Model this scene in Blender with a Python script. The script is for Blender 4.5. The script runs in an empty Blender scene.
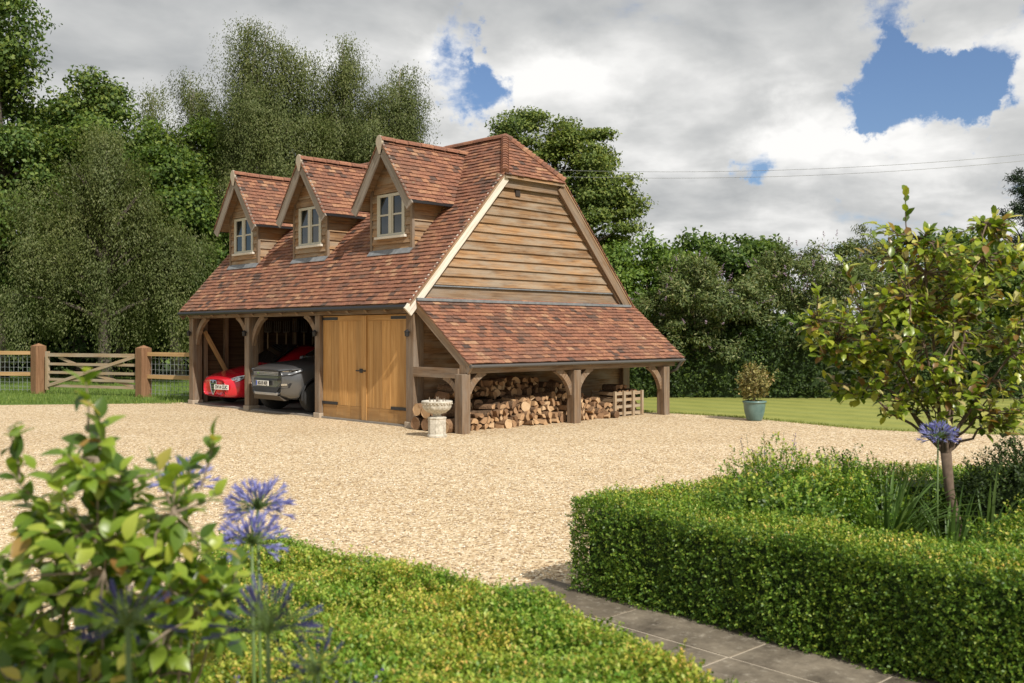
import bpy, math, random
import numpy as np
from mathutils import Vector, Matrix
R = math.radians
scene = bpy.context.scene
COL = scene.collection

# ------------------------------------------------------------------ camera
# the frame of the place: x runs along the gable end, y along the open front, z up
F, CX, CY, TH, EYE = 976.9, 512.0, 334.5, R(44.637), 1.7
OX, OY = -1.788, 17.646
CT, ST = math.cos(TH), math.sin(TH)
def loc(X, Y, z=0.0):
    X -= OX; Y -= OY
    return Vector((CT*X + ST*Y, -ST*X + CT*Y, z))
def gp(px, py, z=0.0):
    Y = F*(EYE - z)/(py - CY)
    return loc((px - CX)/F*Y, Y, z)
def dp(px, py, Y):
    return loc((px - CX)/F*Y, Y, EYE + (CY - py)/F*Y)
cam_d = bpy.data.cameras.new('camera'); cam = bpy.data.objects.new('camera', cam_d); COL.objects.link(cam)
cam.location = loc(0, 0, EYE); cam.rotation_euler = (R(90), 0, -TH)
cam_d.sensor_width = 36; cam_d.lens = F/1024*36; cam_d.shift_y = -7/1024
cam_d.clip_start = 0.05; cam_d.clip_end = 5000
cam_d.dof.use_dof = True; cam_d.dof.focus_distance = 17.0; cam_d.dof.aperture_fstop = 3.6
scene.camera = cam

# ------------------------------------------------------------------ light and sky
TOSUN = Vector((-0.27, -1.28, 1.30)).normalized()
EL = math.asin(TOSUN.z)
world = bpy.data.worlds.new('World'); scene.world = world; world.use_nodes = True
def build_sky():
    nt = world.node_tree; N = nt.nodes; L = nt.links
    for n in list(N): N.remove(n)
    def new(t, **k):
        n = N.new(t)
        for a, b in k.items(): setattr(n, a, b)
        return n
    def put(sock, v):
        if hasattr(v, 'is_output'): L.new(v, sock)
        else: sock.default_value = v
    def m(op, a, b=0.0, c=None, clamp=False):
        n = new('ShaderNodeMath', operation=op, use_clamp=clamp)
        put(n.inputs[0], a); put(n.inputs[1], b)
        if c is not None: put(n.inputs[2], c)
        return n.outputs[0]
    out = new('ShaderNodeOutputWorld'); bg = new('ShaderNodeBackground'); bg.inputs['Strength'].default_value = 0.09
    L.new(bg.outputs[0], out.inputs[0])
    sky = new('ShaderNodeTexSky', sky_type='NISHITA', sun_disc=False, sun_elevation=EL,
              sun_rotation=math.atan2(TOSUN.x, TOSUN.y))
    tc = new('ShaderNodeTexCoord'); sep = new('ShaderNodeSeparateXYZ'); L.new(tc.outputs['Generated'], sep.inputs[0])
    z = m('ADD', m('MAXIMUM', sep.outputs[2], 0.0), 0.22)
    comb = new('ShaderNodeCombineXYZ')
    put(comb.inputs[0], m('DIVIDE', sep.outputs[0], z)); put(comb.inputs[1], m('DIVIDE', sep.outputs[1], z)); comb.inputs[2].default_value = 3.7
    z2 = m('ADD', z, 0.045); comb2 = new('ShaderNodeCombineXYZ')
    put(comb2.inputs[0], m('DIVIDE', sep.outputs[0], z2)); put(comb2.inputs[1], m('DIVIDE', sep.outputs[1], z2)); comb2.inputs[2].default_value = 3.7
    def noise(scale, det, rough, off=0.0, dist=0.0, src=None):
        mp = new('ShaderNodeMapping'); mp.inputs['Location'].default_value = (off, off*1.7, off*.6)
        L.new((src or comb).outputs[0], mp.inputs[0])
        n = new('ShaderNodeTexNoise'); n.inputs['Scale'].default_value = scale; n.inputs['Detail'].default_value = det
        n.inputs['Roughness'].default_value = rough; n.inputs['Distortion'].default_value = dist
        L.new(mp.outputs[0], n.inputs['Vector']); return n.outputs[0]
    shape = noise(2.2, 12, 0.58, 0.0, .2)
    low = noise(2.2, 5, 0.5, 0.0, .2); low2 = noise(2.2, 5, 0.5, 0.0, .2, comb2)
    big = noise(0.55, 3, 0.5, 5.1)
    fine = noise(4.5, 12, 0.62, 9.3, .3)
    dens = m('ADD', m('MULTIPLY', m('SUBTRACT', shape, .5), 3.6), 1.5)
    wn = new('ShaderNodeTexNoise'); wn.inputs['Scale'].default_value = 9; wn.inputs['Detail'].default_value = 8; wn.inputs['Roughness'].default_value = .62
    L.new(tc.outputs['Generated'], wn.inputs['Vector'])
    wa = new('ShaderNodeVectorMath', operation='SUBTRACT'); L.new(wn.outputs['Color'], wa.inputs[0]); wa.inputs[1].default_value = (.5, .5, .5)
    wm = new('ShaderNodeVectorMath', operation='MULTIPLY_ADD'); L.new(wa.outputs[0], wm.inputs[0]); wm.inputs[1].default_value = (.20, .20, .20); L.new(tc.outputs['Generated'], wm.inputs[2])
    vec = new('ShaderNodeVectorMath', operation='NORMALIZE'); L.new(wm.outputs[0], vec.inputs[0])
    def bump(px, py, rad_px):
        d = (dp(px, py, 100.0) - loc(0, 0, EYE)).normalized()
        vd = new('ShaderNodeVectorMath', operation='DOT_PRODUCT'); L.new(vec.outputs[0], vd.inputs[0]); vd.inputs[1].default_value = d
        mr = new('ShaderNodeMapRange', interpolation_type='SMOOTHSTEP'); L.new(vd.outputs['Value'], mr.inputs[0])
        mr.inputs[1].default_value = math.cos(rad_px/F); mr.inputs[2].default_value = 1.0
        return mr.outputs[0]
    # gaps of blue between the clouds
    for px, py, r, s in ((432, 60, 34, .38), (470, 72, 34, .75), (505, 78, 28, .5), (512, 80, 26, .40), (878, 72, 26, .40), (915, 95, 36, .8), (945, 80, 30, .55), (985, 70, 26, .5), (1030, 62, 34, .5),
                         (903, 12, 22, .36), (778, 157, 22, .6), (752, 158, 18, .38), (660, 121, 14, .3),
                         (-150, 120, 150, .4), (1400, 100, 250, .6), (-700, 100, 300, .5), (-1500, 0, 500, .5), (2300, 0, 500, .5)):
        dens = m('SUBTRACT', dens, m('MULTIPLY', bump(px, py, r*2.0), s*1.15))
    for px, py, r, s in ((1018, 74, 30, .4), (850, 100, 36, .45), (1000, 100, 30, .3), (905, 138, 34, .45), (935, 36, 30, .5), (486, 108, 30, .5), (985, 15, 60, .9), (1000, 130, 60, .45), (820, 110, 50, .3), (470, 0, 60, .8), (570, 110, 50, .2), (960, 140, 40, .4), (885, 130, 36, .35), (860, 70, 30, .2), (110, 60, 160, .8), (0, 150, 120, .6), (260, 60, 80, .4)):
        dens = m('ADD', dens, m('MULTIPLY', bump(px, py, r*1.5), s))
    mr = new('ShaderNodeMapRange', interpolation_type='SMOOTHSTEP'); put(mr.inputs[0], dens)
    mr.inputs[1].default_value = 0.36; mr.inputs[2].default_value = 0.92
    cover = mr.outputs[0]
    # brightness of the cloud: thin edges and tops glow, thick bellies are grey
    lum = m('ADD', m('MULTIPLY', m('SUBTRACT', low, low2), 2.2), m('MULTIPLY', m('SUBTRACT', fine, .5), .55))
    lum = m('ADD', lum, m('MULTIPLY', m('SUBTRACT', big, .5), .25))
    lum = m('ADD', lum, m('MULTIPLY', m('SUBTRACT', 1.0, cover), .35))
    lum = m('ADD', lum, 0.42)
    for px, py, r, s in ((450, 112, 80, .30), (850, 190, 120, .26), (740, 215, 130, .22), (990, 105, 80, .30), (640, 85, 110, .20), (900, 25, 90, .12), (560, 95, 80, .2), (800, 120, 90, .12)):
        lum = m('ADD', lum, m('MULTIPLY', bump(px, py, r), s))
    for px, py, r, s in ((650, 20, 170, .10), (150, 30, 300, .16), (760, 40, 120, .10), (690, 185, 100, .13), (960, 190, 110, .10)):
        lum = m('SUBTRACT', lum, m('MULTIPLY', bump(px, py, r), s))
    ramp = new('ShaderNodeValToRGB'); put(ramp.inputs[0], lum)
    e = ramp.color_ramp.elements
    e[0].position = 0.0; e[0].color = (4.1, 4.25, 4.35, 1)
    e[1].position = 1.0; e[1].color = (9.6, 9.5, 9.3, 1)
    k = e.new(0.5); k.color = (6.2, 6.25, 6.2, 1)
    tint = new('ShaderNodeMix', data_type='RGBA', blend_type='MULTIPLY'); tint.inputs[0].default_value = 1.0
    L.new(sky.outputs[0], tint.inputs[6]); tint.inputs[7].default_value = (0.80, 0.90, 1.08, 1)
    mix = new('ShaderNodeMix', data_type='RGBA'); L.new(cover, mix.inputs[0]); L.new(tint.outputs[2], mix.inputs[6]); L.new(ramp.outputs[0], mix.inputs[7])
    L.new(mix.outputs[2], bg.inputs['Color'])
build_sky()
sun_d = bpy.data.lights.new('sun', 'SUN'); sun_d.energy = 4.2; sun_d.angle = R(0.53); sun_d.color = (1.0, 0.94, 0.85)
sun = bpy.data.objects.new('sun', sun_d); COL.objects.link(sun)
sun.rotation_euler = (-TOSUN).to_track_quat('-Z', 'Y').to_euler(); sun.location = (0, 0, 30)
scene.view_settings.view_transform = 'Standard'; scene.view_settings.look = 'None'
scene.view_settings.exposure = 0.22; scene.view_settings.gamma = 1.0
scene.cycles.max_bounces = 6; scene.cycles.transparent_max_bounces = 6; scene.cycles.caustics_reflective = False; scene.cycles.caustics_refractive = False

# ------------------------------------------------------------------ helpers
def tag(o, label=None, cat=None, group=None, kind=None):
    if label: o['label'] = label
    if cat: o['category'] = cat
    if group: o['group'] = group
    if kind: o['kind'] = kind
    return o
def empty(name, at=(0, 0, 0), rz=0.0, parent=None):
    o = bpy.data.objects.new(name, None); COL.objects.link(o); o.location = at; o.rotation_euler = (0, 0, rz)
    o.empty_display_size = .2
    if parent: o.parent = parent
    return o
def smooth(me, on=True):
    me.polygons.foreach_set('use_smooth', np.full(len(me.polygons), on))
def link(name, me, parent=None, at=None):
    o = bpy.data.objects.new(name, me); COL.objects.link(o)
    if parent: o.parent = parent
    if at is not None: o.location = at
    return o
class MB:
    """collects boxes, beams, tubes and so on and links them as one mesh"""
    def __init__(s): s.v = []; s.f = []; s.m = []
    def add(s, vs, fs, mi=0):
        b = len(s.v); s.v.extend([tuple(p) for p in vs])
        for f in fs: s.f.append(tuple(i + b for i in f)); s.m.append(mi)
        return s
    def box(s, lo, hi, mi=0):
        x0, y0, z0 = lo; x1, y1, z1 = hi
        return s.add([(x0,y0,z0),(x1,y0,z0),(x1,y1,z0),(x0,y1,z0),(x0,y0,z1),(x1,y0,z1),(x1,y1,z1),(x0,y1,z1)],
                     [(0,3,2,1),(4,5,6,7),(0,1,5,4),(1,2,6,5),(2,3,7,6),(3,0,4,7)], mi)
    def beam(s, p, q, w, h, up=(0,0,1), mi=0, off=(0,0)):
        p = Vector(p); q = Vector(q); d = (q-p).normalized(); up = Vector(up)
        if abs(d.dot(up)) > .99: up = Vector((1,0,0))
        a = d.cross(up).normalized(); b = a.cross(d).normalized()
        vs = []
        for c in (p, q):
            for i, j in ((-1,-1),(1,-1),(1,1),(-1,1)): vs.append(c + a*(i*w/2+off[0]) + b*(j*h/2+off[1]))
        return s.add(vs, [(0,3,2,1),(4,5,6,7),(0,1,5,4),(1,2,6,5),(2,3,7,6),(3,0,4,7)], mi)
    def tube(s, pts, rad, n=7, mi=0, cap=True):
        pts = [Vector(p) for p in pts]
        if not hasattr(rad, '__len__'): rad = [rad]*len(pts)
        b = len(s.v); prev = None
        for i, p in enumerate(pts):
            d = (pts[min(i+1, len(pts)-1)] - pts[max(i-1, 0)]).normalized()
            a = (prev - d*prev.dot(d)) if prev is not None else d.orthogonal()
            if a.length < 1e-6: a = d.orthogonal()
            a.normalize(); prev = a; c = d.cross(a)
            for k in range(n):
                t = 2*math.pi*k/n; s.v.append(tuple(p + (a*math.cos(t) + c*math.sin(t))*rad[i]))
        for i in range(len(pts)-1):
            for k in range(n):
                s.f.append((b+i*n+k, b+i*n+(k+1)%n, b+(i+1)*n+(k+1)%n, b+(i+1)*n+k)); s.m.append(mi)
        if cap:
            s.f.append(tuple(b+k for k in reversed(range(n)))); s.m.append(mi)
            e = b+(len(pts)-1)*n; s.f.append(tuple(e+k for k in range(n))); s.m.append(mi)
        return s
    def lathe(s, prof, c=(0,0,0), n=24, mi=0, flute=None):
        b = len(s.v)
        for r, z in prof:
            for k in range(n):
                t = 2*math.pi*k/n; rr = r*(flute(k, n, z) if flute else 1)
                s.v.append((c[0]+rr*math.cos(t), c[1]+rr*math.sin(t), c[2]+z))
        for i in range(len(prof)-1):
            for k in range(n):
                s.f.append((b+i*n+k, b+i*n+(k+1)%n, b+(i+1)*n+(k+1)%n, b+(i+1)*n+k)); s.m.append(mi)
        s.f.append(tuple(b+k for k in reversed(range(n)))); s.m.append(mi)
        e = b+(len(prof)-1)*n; s.f.append(tuple(e+k for k in range(n))); s.m.append(mi)
        return s
    def prism(s, poly, d, mi=0):
        d = Vector(d); n = len(poly); vs = [Vector(p) for p in poly] + [Vector(p)+d for p in poly]
        fs = [tuple(reversed(range(n))), tuple(range(n, 2*n))] + [(i, (i+1) % n, n+(i+1) % n, n+i) for i in range(n)]
        return s.add(vs, fs, mi)
    def mesh(s, name, mats, sm=False, uv=True):
        me = bpy.data.meshes.new(name); me.from_pydata(s.v, [], s.f)
        if not isinstance(mats, (list, tuple)): mats = [mats]
        for m in mats: me.materials.append(m)
        if len(mats) > 1: me.polygons.foreach_set('material_index', s.m)
        bm = None
        if uv:   # u runs along the longest edge of every face, so wood grain follows its board
            ul = me.uv_layers.new(name='UVMap'); co = [Vector(v) for v in s.v]; data = np.zeros((len(me.loops), 2), np.float32)
            for p in me.polygons:
                vs = list(p.vertices); best = 0; g = Vector((1,0,0))
                for i in range(len(vs)):
                    e = co[vs[(i+1) % len(vs)]] - co[vs[i]]
                    if e.length > best: best = e.length; g = e.normalized()
                if g.x + g.y*.9 + g.z*.8 < 0: g = -g
                h = p.normal.cross(g)
                for li, vi in zip(p.loop_indices, vs): data[li] = (co[vi].dot(g), co[vi].dot(h))
            ul.data.foreach_set('uv', data.ravel())
        if sm: smooth(me)
        return me
    def build(s, name, mats, parent=None, sm=False, at=None, bevel=0):
        o = link(name, s.mesh(name, mats, sm), parent, at)
        if bevel:
            b = o.modifiers.new('bevel', 'BEVEL'); b.width = bevel; b.segments = 2; b.limit_method = 'ANGLE'
        return o
def np_mesh(name, V, Fq, mats, sm=False):
    me = bpy.data.meshes.new(name); n, k = Fq.shape
    me.vertices.add(len(V)); me.vertices.foreach_set('co', np.ascontiguousarray(V, np.float32).ravel())
    me.loops.add(n*k); me.loops.foreach_set('vertex_index', np.ascontiguousarray(Fq, np.int32).ravel())
    me.polygons.add(n); me.polygons.foreach_set('loop_start', np.arange(0, n*k, k, dtype=np.int32))
    me.update(calc_edges=True)
    for m in (mats if isinstance(mats, (list, tuple)) else [mats]): me.materials.append(m)
    if sm: smooth(me)
    return me

# ------------------------------------------------------------------ materials
def mat(name):
    m = bpy.data.materials.new(name); m.use_nodes = True
    return m
class NT:
    def __init__(s, m):
        s.m = m; s.t = m.node_tree; s.N = s.t.nodes; s.L = s.t.links; s.b = s.N.get('Principled BSDF')
    def new(s, t, **k):
        n = s.N.new(t)
        for a, b in k.items(): setattr(n, a, b)
        return n
    def put(s, sock, v):
        if hasattr(v, 'is_output'): s.L.new(v, sock)
        else: sock.default_value = v
    def coord(s, which='Object', scale=(1,1,1), locv=None):
        tc = s.new('ShaderNodeTexCoord'); mp = s.new('ShaderNodeMapping'); s.L.new(tc.outputs[which], mp.inputs[0])
        mp.inputs['Scale'].default_value = scale
        return mp.outputs[0]
    def noise(s, vec, scale, det=4, rough=.5, dist=0.0, out=0):
        n = s.new('ShaderNodeTexNoise'); s.put(n.inputs['Vector'], vec); n.inputs['Scale'].default_value = scale
        n.inputs['Detail'].default_value = det; n.inputs['Roughness'].default_value = rough; n.inputs['Distortion'].default_value = dist
        return n.outputs[out]
    def ramp(s, fac, stops, interp='LINEAR'):
        r = s.new('ShaderNodeValToRGB'); r.color_ramp.interpolation = interp; s.put(r.inputs[0], fac); e = r.color_ramp.elements
        for i, (p, c) in enumerate(stops):
            k = e[i] if i < 2 else e.new(p)
            k.position = p
        for k, (p, c) in zip(e, sorted(stops, key=lambda q: q[0])): k.position = p; k.color = tuple(c) + (1,)
        return r.outputs[0]
    def mix(s, fac, a, b, mode='MIX'):
        n = s.new('ShaderNodeMix', data_type='RGBA', blend_type=mode); s.put(n.inputs[0], fac)
        for i, v in ((6, a), (7, b)): s.put(n.inputs[i], v if hasattr(v, 'is_output') else tuple(v) + (1,) if len(v) == 3 else v)
        return n.outputs[2]
    def math(s, op, a, b=0.0, clamp=False):
        n = s.new('ShaderNodeMath', operation=op, use_clamp=clamp); s.put(n.inputs[0], a); s.put(n.inputs[1], b); return n.outputs[0]
    def island(s): return s.new('ShaderNodeNewGeometry').outputs['Random Per Island']
    def bump(s, h, strength=.4, dist=.01):
        b = s.new('ShaderNodeBump'); b.inputs['Strength'].default_value = strength; b.inputs['Distance'].default_value = dist
        s.put(b.inputs['Height'], h); s.L.new(b.outputs[0], s.b.inputs['Normal']); return b
    def set(s, color=None, rough=None, metal=None, spec=None):
        if color is not None: s.put(s.b.inputs['Base Color'], color if hasattr(color, 'is_output') else tuple(color) + (1,))
        if rough is not None: s.put(s.b.inputs['Roughness'], rough)
        if metal is not None: s.b.inputs['Metallic'].default_value = metal
        if spec is not None: s.b.inputs['Specular IOR Level'].default_value = spec
        return s.m
def plain(name, c, rough=.6, metal=0.0, spec=.5, var=.12, scale=30):
    n = NT(mat(name)); v = n.noise(n.coord('Object'), scale, 3)
    col = n.mix(v, [x*(1-var) for x in c], [min(1, x*(1+var)) for x in c])
    return n.set(col, rough, metal, spec)
def wood(name, dark, mid, light, grey=None, grain=28, rough=.75, bump=.35, gamt=.5):
    n = NT(mat(name)); isl = n.island()
    off = n.new('ShaderNodeCombineXYZ'); n.put(off.inputs[0], n.math('MULTIPLY', isl, 37.0)); n.put(off.inputs[1], n.math('MULTIPLY', isl, 91.0))
    va = n.new('ShaderNodeVectorMath', operation='ADD'); n.L.new(n.coord('UV'), va.inputs[0]); n.L.new(off.outputs[0], va.inputs[1])
    mp = n.new('ShaderNodeMapping'); n.L.new(va.outputs[0], mp.inputs[0]); mp.inputs['Scale'].default_value = (1.2, grain, 1)
    g = n.noise(mp.outputs[0], 1.0, 6, .6, .4)
    c = n.ramp(g, ((.28, dark), (.5, mid), (.72, light)))
    tone = n.ramp(isl, ((0, (.70, .69, .68)), (.5, (.98, .98, .98)), (1, (1.22, 1.17, 1.08))))
    c = n.mix(1.0, c, tone, 'MULTIPLY')
    kn = n.new('ShaderNodeMapping'); n.L.new(va.outputs[0], kn.inputs[0]); kn.inputs['Scale'].default_value = (2.2, 7, 1)
    c = n.mix(n.math('MULTIPLY', n.ramp(n.noise(kn.outputs[0], 1.0, 3, .5, .8), ((.62,(0,0,0)),(.74,(1,1,1)))), .45), c, dark)
    if grey:
        mp2 = n.new('ShaderNodeMapping'); n.L.new(va.outputs[0], mp2.inputs[0]); mp2.inputs['Scale'].default_value = (1.1, 4, 1)
        w = n.noise(mp2.outputs[0], 1.3, 5, .6)
        c = n.mix(n.math('MULTIPLY', n.ramp(w, ((.40, (0,0,0)), (.66, (1,1,1)))), gamt), c, grey)
    n.bump(g, bump, .006)
    return n.set(c, rough, spec=.25)
def door_mat():
    m_ = wood('honey oak', (.36,.19,.062), (.475,.265,.092), (.57,.345,.14), None, grain=16, rough=.55, bump=.12); n = NT(m_); co = n.coord('Object')
    sp = n.new('ShaderNodeSeparateXYZ'); n.L.new(co, sp.inputs[0]); w = n.noise(n.coord('Object', (3, 9, 2.2)), 1.0, 6, .65)
    low = n.math('SUBTRACT', .62, n.math('MULTIPLY', sp.outputs[2], 1.5), True); f = n.math('MULTIPLY', low, n.ramp(w, ((.3,(0,0,0)),(.65,(1,1,1)))))     # rain splash up the bottom rails
    src = n.b.inputs['Base Color'].links[0].from_socket; st = n.ramp(n.noise(n.coord('Object', (8, 16, .7)), 1.0, 5, .6), ((.48,(0,0,0)),(.72,(1,1,1))))
    c = n.mix(n.math('MULTIPLY', st, .35), src, (.33,.185,.075)); n.put(n.b.inputs['Base Color'], n.mix(f, c, (.23,.16,.095))); return m_
def foliage(name, stops, trans=.35, rough=.55, patch=None, pscale=.35, spec=.3):
    n = NT(mat(name)); c = n.ramp(n.island(), stops)
    if patch:
        w = n.noise(n.coord('Object'), pscale, 3, .6)
        c = n.mix(n.ramp(w, ((.38, (0,0,0)), (.62, (1,1,1)))), c, n.mix(1.0, c, patch, 'MULTIPLY'))
    n.set(c, rough, spec=spec)
    tr = n.new('ShaderNodeBsdfTranslucent'); n.put(tr.inputs[0], n.mix(1.0, c, (1.25, 1.25, .6), 'MULTIPLY'))
    mx = n.new('ShaderNodeMixShader'); mx.inputs[0].default_value = trans
    n.L.new(n.b.outputs[0], mx.inputs[1]); n.L.new(tr.outputs[0], mx.inputs[2])
    n.L.new(mx.outputs[0], n.N['Material Output'].inputs[0])
    return n.m
M = {}
M['oak'] = wood('weathered oak', (.10,.062,.036), (.215,.14,.085), (.33,.235,.15), (.25,.22,.185), gamt=.6)
M['oak_board'] = wood('oak weatherboard', (.085,.048,.027), (.275,.158,.078), (.43,.275,.148), (.33,.28,.215), grain=30, gamt=.75)
M['oak_grey'] = wood('silvered oak', (.13,.105,.085), (.24,.20,.165), (.34,.295,.25), (.30,.28,.25), gamt=.5)
M['oak_in_shade'] = wood('interior oak darkened for shade', (.045,.026,.015), (.095,.058,.033), (.15,.095,.056), None)  # oak with the shade inside the garage put into its colour
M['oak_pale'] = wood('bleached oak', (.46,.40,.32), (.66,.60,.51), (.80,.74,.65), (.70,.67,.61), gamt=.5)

M['gatewood'] = wood('pale gate timber', (.22,.15,.09), (.36,.26,.16), (.46,.36,.24), (.36,.33,.28), gamt=.6)
M['rail'] = wood('sawn fence rail', (.30,.18,.08), (.46,.29,.14), (.56,.38,.2), None)
M['postwood'] = wood('brown fence post', (.15,.075,.038), (.26,.14,.075), (.36,.21,.12), None)
M['bark'] = plain('bark', (.10,.085,.07), .9, var=.45, scale=9, spec=.1)
M['paleBark'] = plain('pale bark', (.30,.27,.23), .9, var=.5, scale=5, spec=.1)
M['twig'] = plain('grey brown twig', (.25,.20,.15), .85, var=.3, spec=.15)
M['trunk_brown'] = plain('mottled brown bark', (.15,.11,.082), .9, var=.55, scale=26, spec=.1)
M['iron'] = plain('black iron', (.018,.018,.02), .45, spec=.5)
M['lead'] = plain('lead flashing', (.20,.21,.22), .55, .1, var=.5, scale=9)
M['cream'] = plain('cream painted window', (.50,.475,.39), .45, var=.05)
M['dark'] = plain('dark lining', (.035,.026,.02), .9)
M['soil'] = plain('bed soil', (.055,.038,.026), .95, var=.5, scale=14, spec=.1)
def glass():
    n = NT(mat('window glass')); n.set((.012,.016,.015), .04, 0, .8); n.b.inputs['IOR'].default_value = 1.52
    return n.m
M['glass'] = glass()
def tile_mat():
    n = NT(mat('clay roof tile')); i = n.island()
    c = n.ramp(i, ((0, (.09,.062,.052)), (.06, (.165,.095,.07)), (.2, (.23,.112,.075)), (.5, (.288,.13,.082)), (.78, (.335,.155,.094)), (.94, (.385,.195,.112)), (1.0, (.44,.26,.155))))
    v = n.noise(n.coord('Object'), 26, 5, .65)
    c = n.mix(n.ramp(v, ((.42, (0,0,0)), (.7, (1,1,1)))), c, n.mix(1.0, c, (.5,.5,.52), 'MULTIPLY'))
    w = n.noise(n.coord('Object'), .9, 4, .6)
    c = n.mix(n.math('MULTIPLY', n.ramp(w, ((.5, (0,0,0)), (.72, (1,1,1)))), .4), c, (.15,.11,.08))
    l = n.noise(n.coord('Object'), 60, 3, .5)
    c = n.mix(n.math('MULTIPLY', n.ramp(l, ((.66, (0,0,0)), (.76, (1,1,1)))), .35), c, (.36,.32,.26))
    n.bump(v, .3, .006)
    return n.set(c, .82, spec=.25)
M['tile'] = tile_mat()
def gravel_mat():
    n = NT(mat('golden gravel')); co = n.coord('Object')
    v = n.new('ShaderNodeTexVoronoi', feature='F1'); n.put(v.inputs['Vector'], co); v.inputs['Scale'].default_value = 46; v.inputs['Randomness'].default_value = 1
    sp = n.new('ShaderNodeSeparateXYZ'); n.L.new(v.outputs['Color'], sp.inputs[0])
    c = n.ramp(sp.outputs[0], ((0, (.085,.05,.026)), (.15, (.28,.175,.09)), (.38, (.51,.375,.22)), (.7, (.655,.515,.325)), (.9, (.79,.675,.475)), (1, (.89,.84,.72))))
    v2 = n.new('ShaderNodeTexVoronoi', feature='F1'); n.put(v2.inputs['Vector'], co); v2.inputs['Scale'].default_value = 21
    sp2 = n.new('ShaderNodeSeparateXYZ'); n.L.new(v2.outputs['Color'], sp2.inputs[0])
    c = n.mix(.25, c, n.ramp(sp2.outputs[1], ((0, (.32,.22,.125)), (.5, (.56,.425,.26)), (1, (.74,.635,.46)))))
    w = n.noise(co, .55, 5, .6)
    c = n.mix(n.math('MULTIPLY', n.ramp(w, ((.42, (0,0,0)), (.68, (1,1,1)))), .6), c, n.mix(1.0, c, (.84,.80,.74), 'MULTIPLY'))
    n.bump(n.math('ADD', v.outputs['Distance'], n.math('MULTIPLY', v2.outputs['Distance'], .9)), .45, -.012)
    return n.set(c, .85, spec=.2)
M['gravel'] = gravel_mat()
def turf_mat(name, a, b, c3, stripe=False):
    n = NT(mat(name)); co = n.coord('Object')
    f = n.noise(co, 1.4, 8, .75); g = n.noise(co, 38, 3, .7)
    c = n.ramp(n.math('ADD', n.math('MULTIPLY', f, .55), n.math('MULTIPLY', g, .45)), ((.32, a), (.5, b), (.68, c3)))
    if stripe:
        wv = n.new('ShaderNodeTexWave'); n.put(wv.inputs['Vector'], n.coord('Object', (.8,.62,1))); wv.inputs['Scale'].default_value = .38; wv.inputs['Distortion'].default_value = .6
        c = n.mix(n.math('MULTIPLY', wv.outputs[1], .45), c, n.mix(1.0, c, (1.5,1.35,1.25), 'MULTIPLY'))
    n.bump(g, .6, .03)
    return n.set(c, .8, spec=.15)
def stone_mat():
    n = NT(mat('loose stones')); c = n.ramp(n.island(), ((0,(.12,.075,.04)),(.15,(.31,.195,.10)),(.4,(.53,.39,.23)),(.7,(.67,.53,.34)),(.9,(.80,.70,.51)),(1,(.90,.86,.78)))); return n.set(c, .75, spec=.3)
M['stones'] = stone_mat()
M['oak_door'] = door_mat()
M['turf'] = turf_mat('meadow turf', (.07,.12,.022), (.125,.19,.04), (.19,.25,.065))
M['lawn'] = turf_mat('mown lawn', (.165,.19,.045), (.235,.26,.068), (.30,.315,.10), True)

# leaf templates: (along, across, up) with their quads
T4 = (np.array([(0,0,0),(.5,.5,.10),(1,0,-.05),(.5,-.5,.10)]), np.array([(0,1,2,3)]))
T6 = (np.array([(0,0,0),(.30,.42,.07),(.72,.36,.05),(1,0,-.10),(.72,-.36,.05),(.30,-.42,.07),(.30,0,0),(.72,0,-.02)]),
      np.array([(0,6,1,1),(6,7,2,1),(7,3,2,2),(0,5,6,6),(5,4,7,6),(4,3,7,7)]))
def leaf_big():
    st = ((.0,.015,0),(.10,.20,.012),(.25,.39,.02),(.45,.47,.015),(.65,.40,-.02),(.82,.24,-.075),(.94,.09,-.12),(1.0,.01,-.15))
    v = []; f = []
    for l, w, h in st: v += [(l, -w, h+.14*w), (l, 0, h), (l, w, h+.14*w)]
    for i in range(len(st)-1):
        a = 3*i; f += [(a, a+1, a+4, a+3), (a+1, a+2, a+5, a+4)]
    return np.array(v, float), np.array(f)
TB = leaf_big()
def norm(a): return a/np.maximum(np.linalg.norm(a, axis=1, keepdims=True), 1e-9)
def leaf_np(pos, along, nrm, ln, wd, T):
    """arrays of vertices and quads for one leaf at each position"""
    tv, tf = T; n = len(pos); a = norm(along); nn = norm(nrm - a*(nrm*a).sum(1, keepdims=True)); c = np.cross(nn, a)
    ln = np.broadcast_to(np.asarray(ln, float), (n,)); wd = np.broadcast_to(np.asarray(wd, float), (n,))
    V = pos[:, None, :] + a[:, None, :]*(tv[None, :, 0:1]*ln[:, None, None]) + c[:, None, :]*(tv[None, :, 1:2]*wd[:, None, None]) + nn[:, None, :]*(tv[None, :, 2:3]*ln[:, None, None])
    Fq = tf[None] + (np.arange(n)*len(tv))[:, None, None]
    return V.reshape(-1, 3), Fq.reshape(-1, tf.shape[1])
def leaf_mesh(name, pos, along, nrm, ln, wd, T, m, sm=False):
    V, Fq = leaf_np(pos, along, nrm, ln, wd, T)
    if T is T6:   # its triangles repeat a corner: write them as real triangles and quads
        me = bpy.data.meshes.new(name); me.from_pydata(V.tolist(), [], [tuple(dict.fromkeys(q)) for q in Fq.tolist()])
        me.materials.append(m)
        if sm: smooth(me)
        return me
    return np_mesh(name, V, Fq, m, sm)
rng = np.random.default_rng(7); rnd = random.Random(11)

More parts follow.
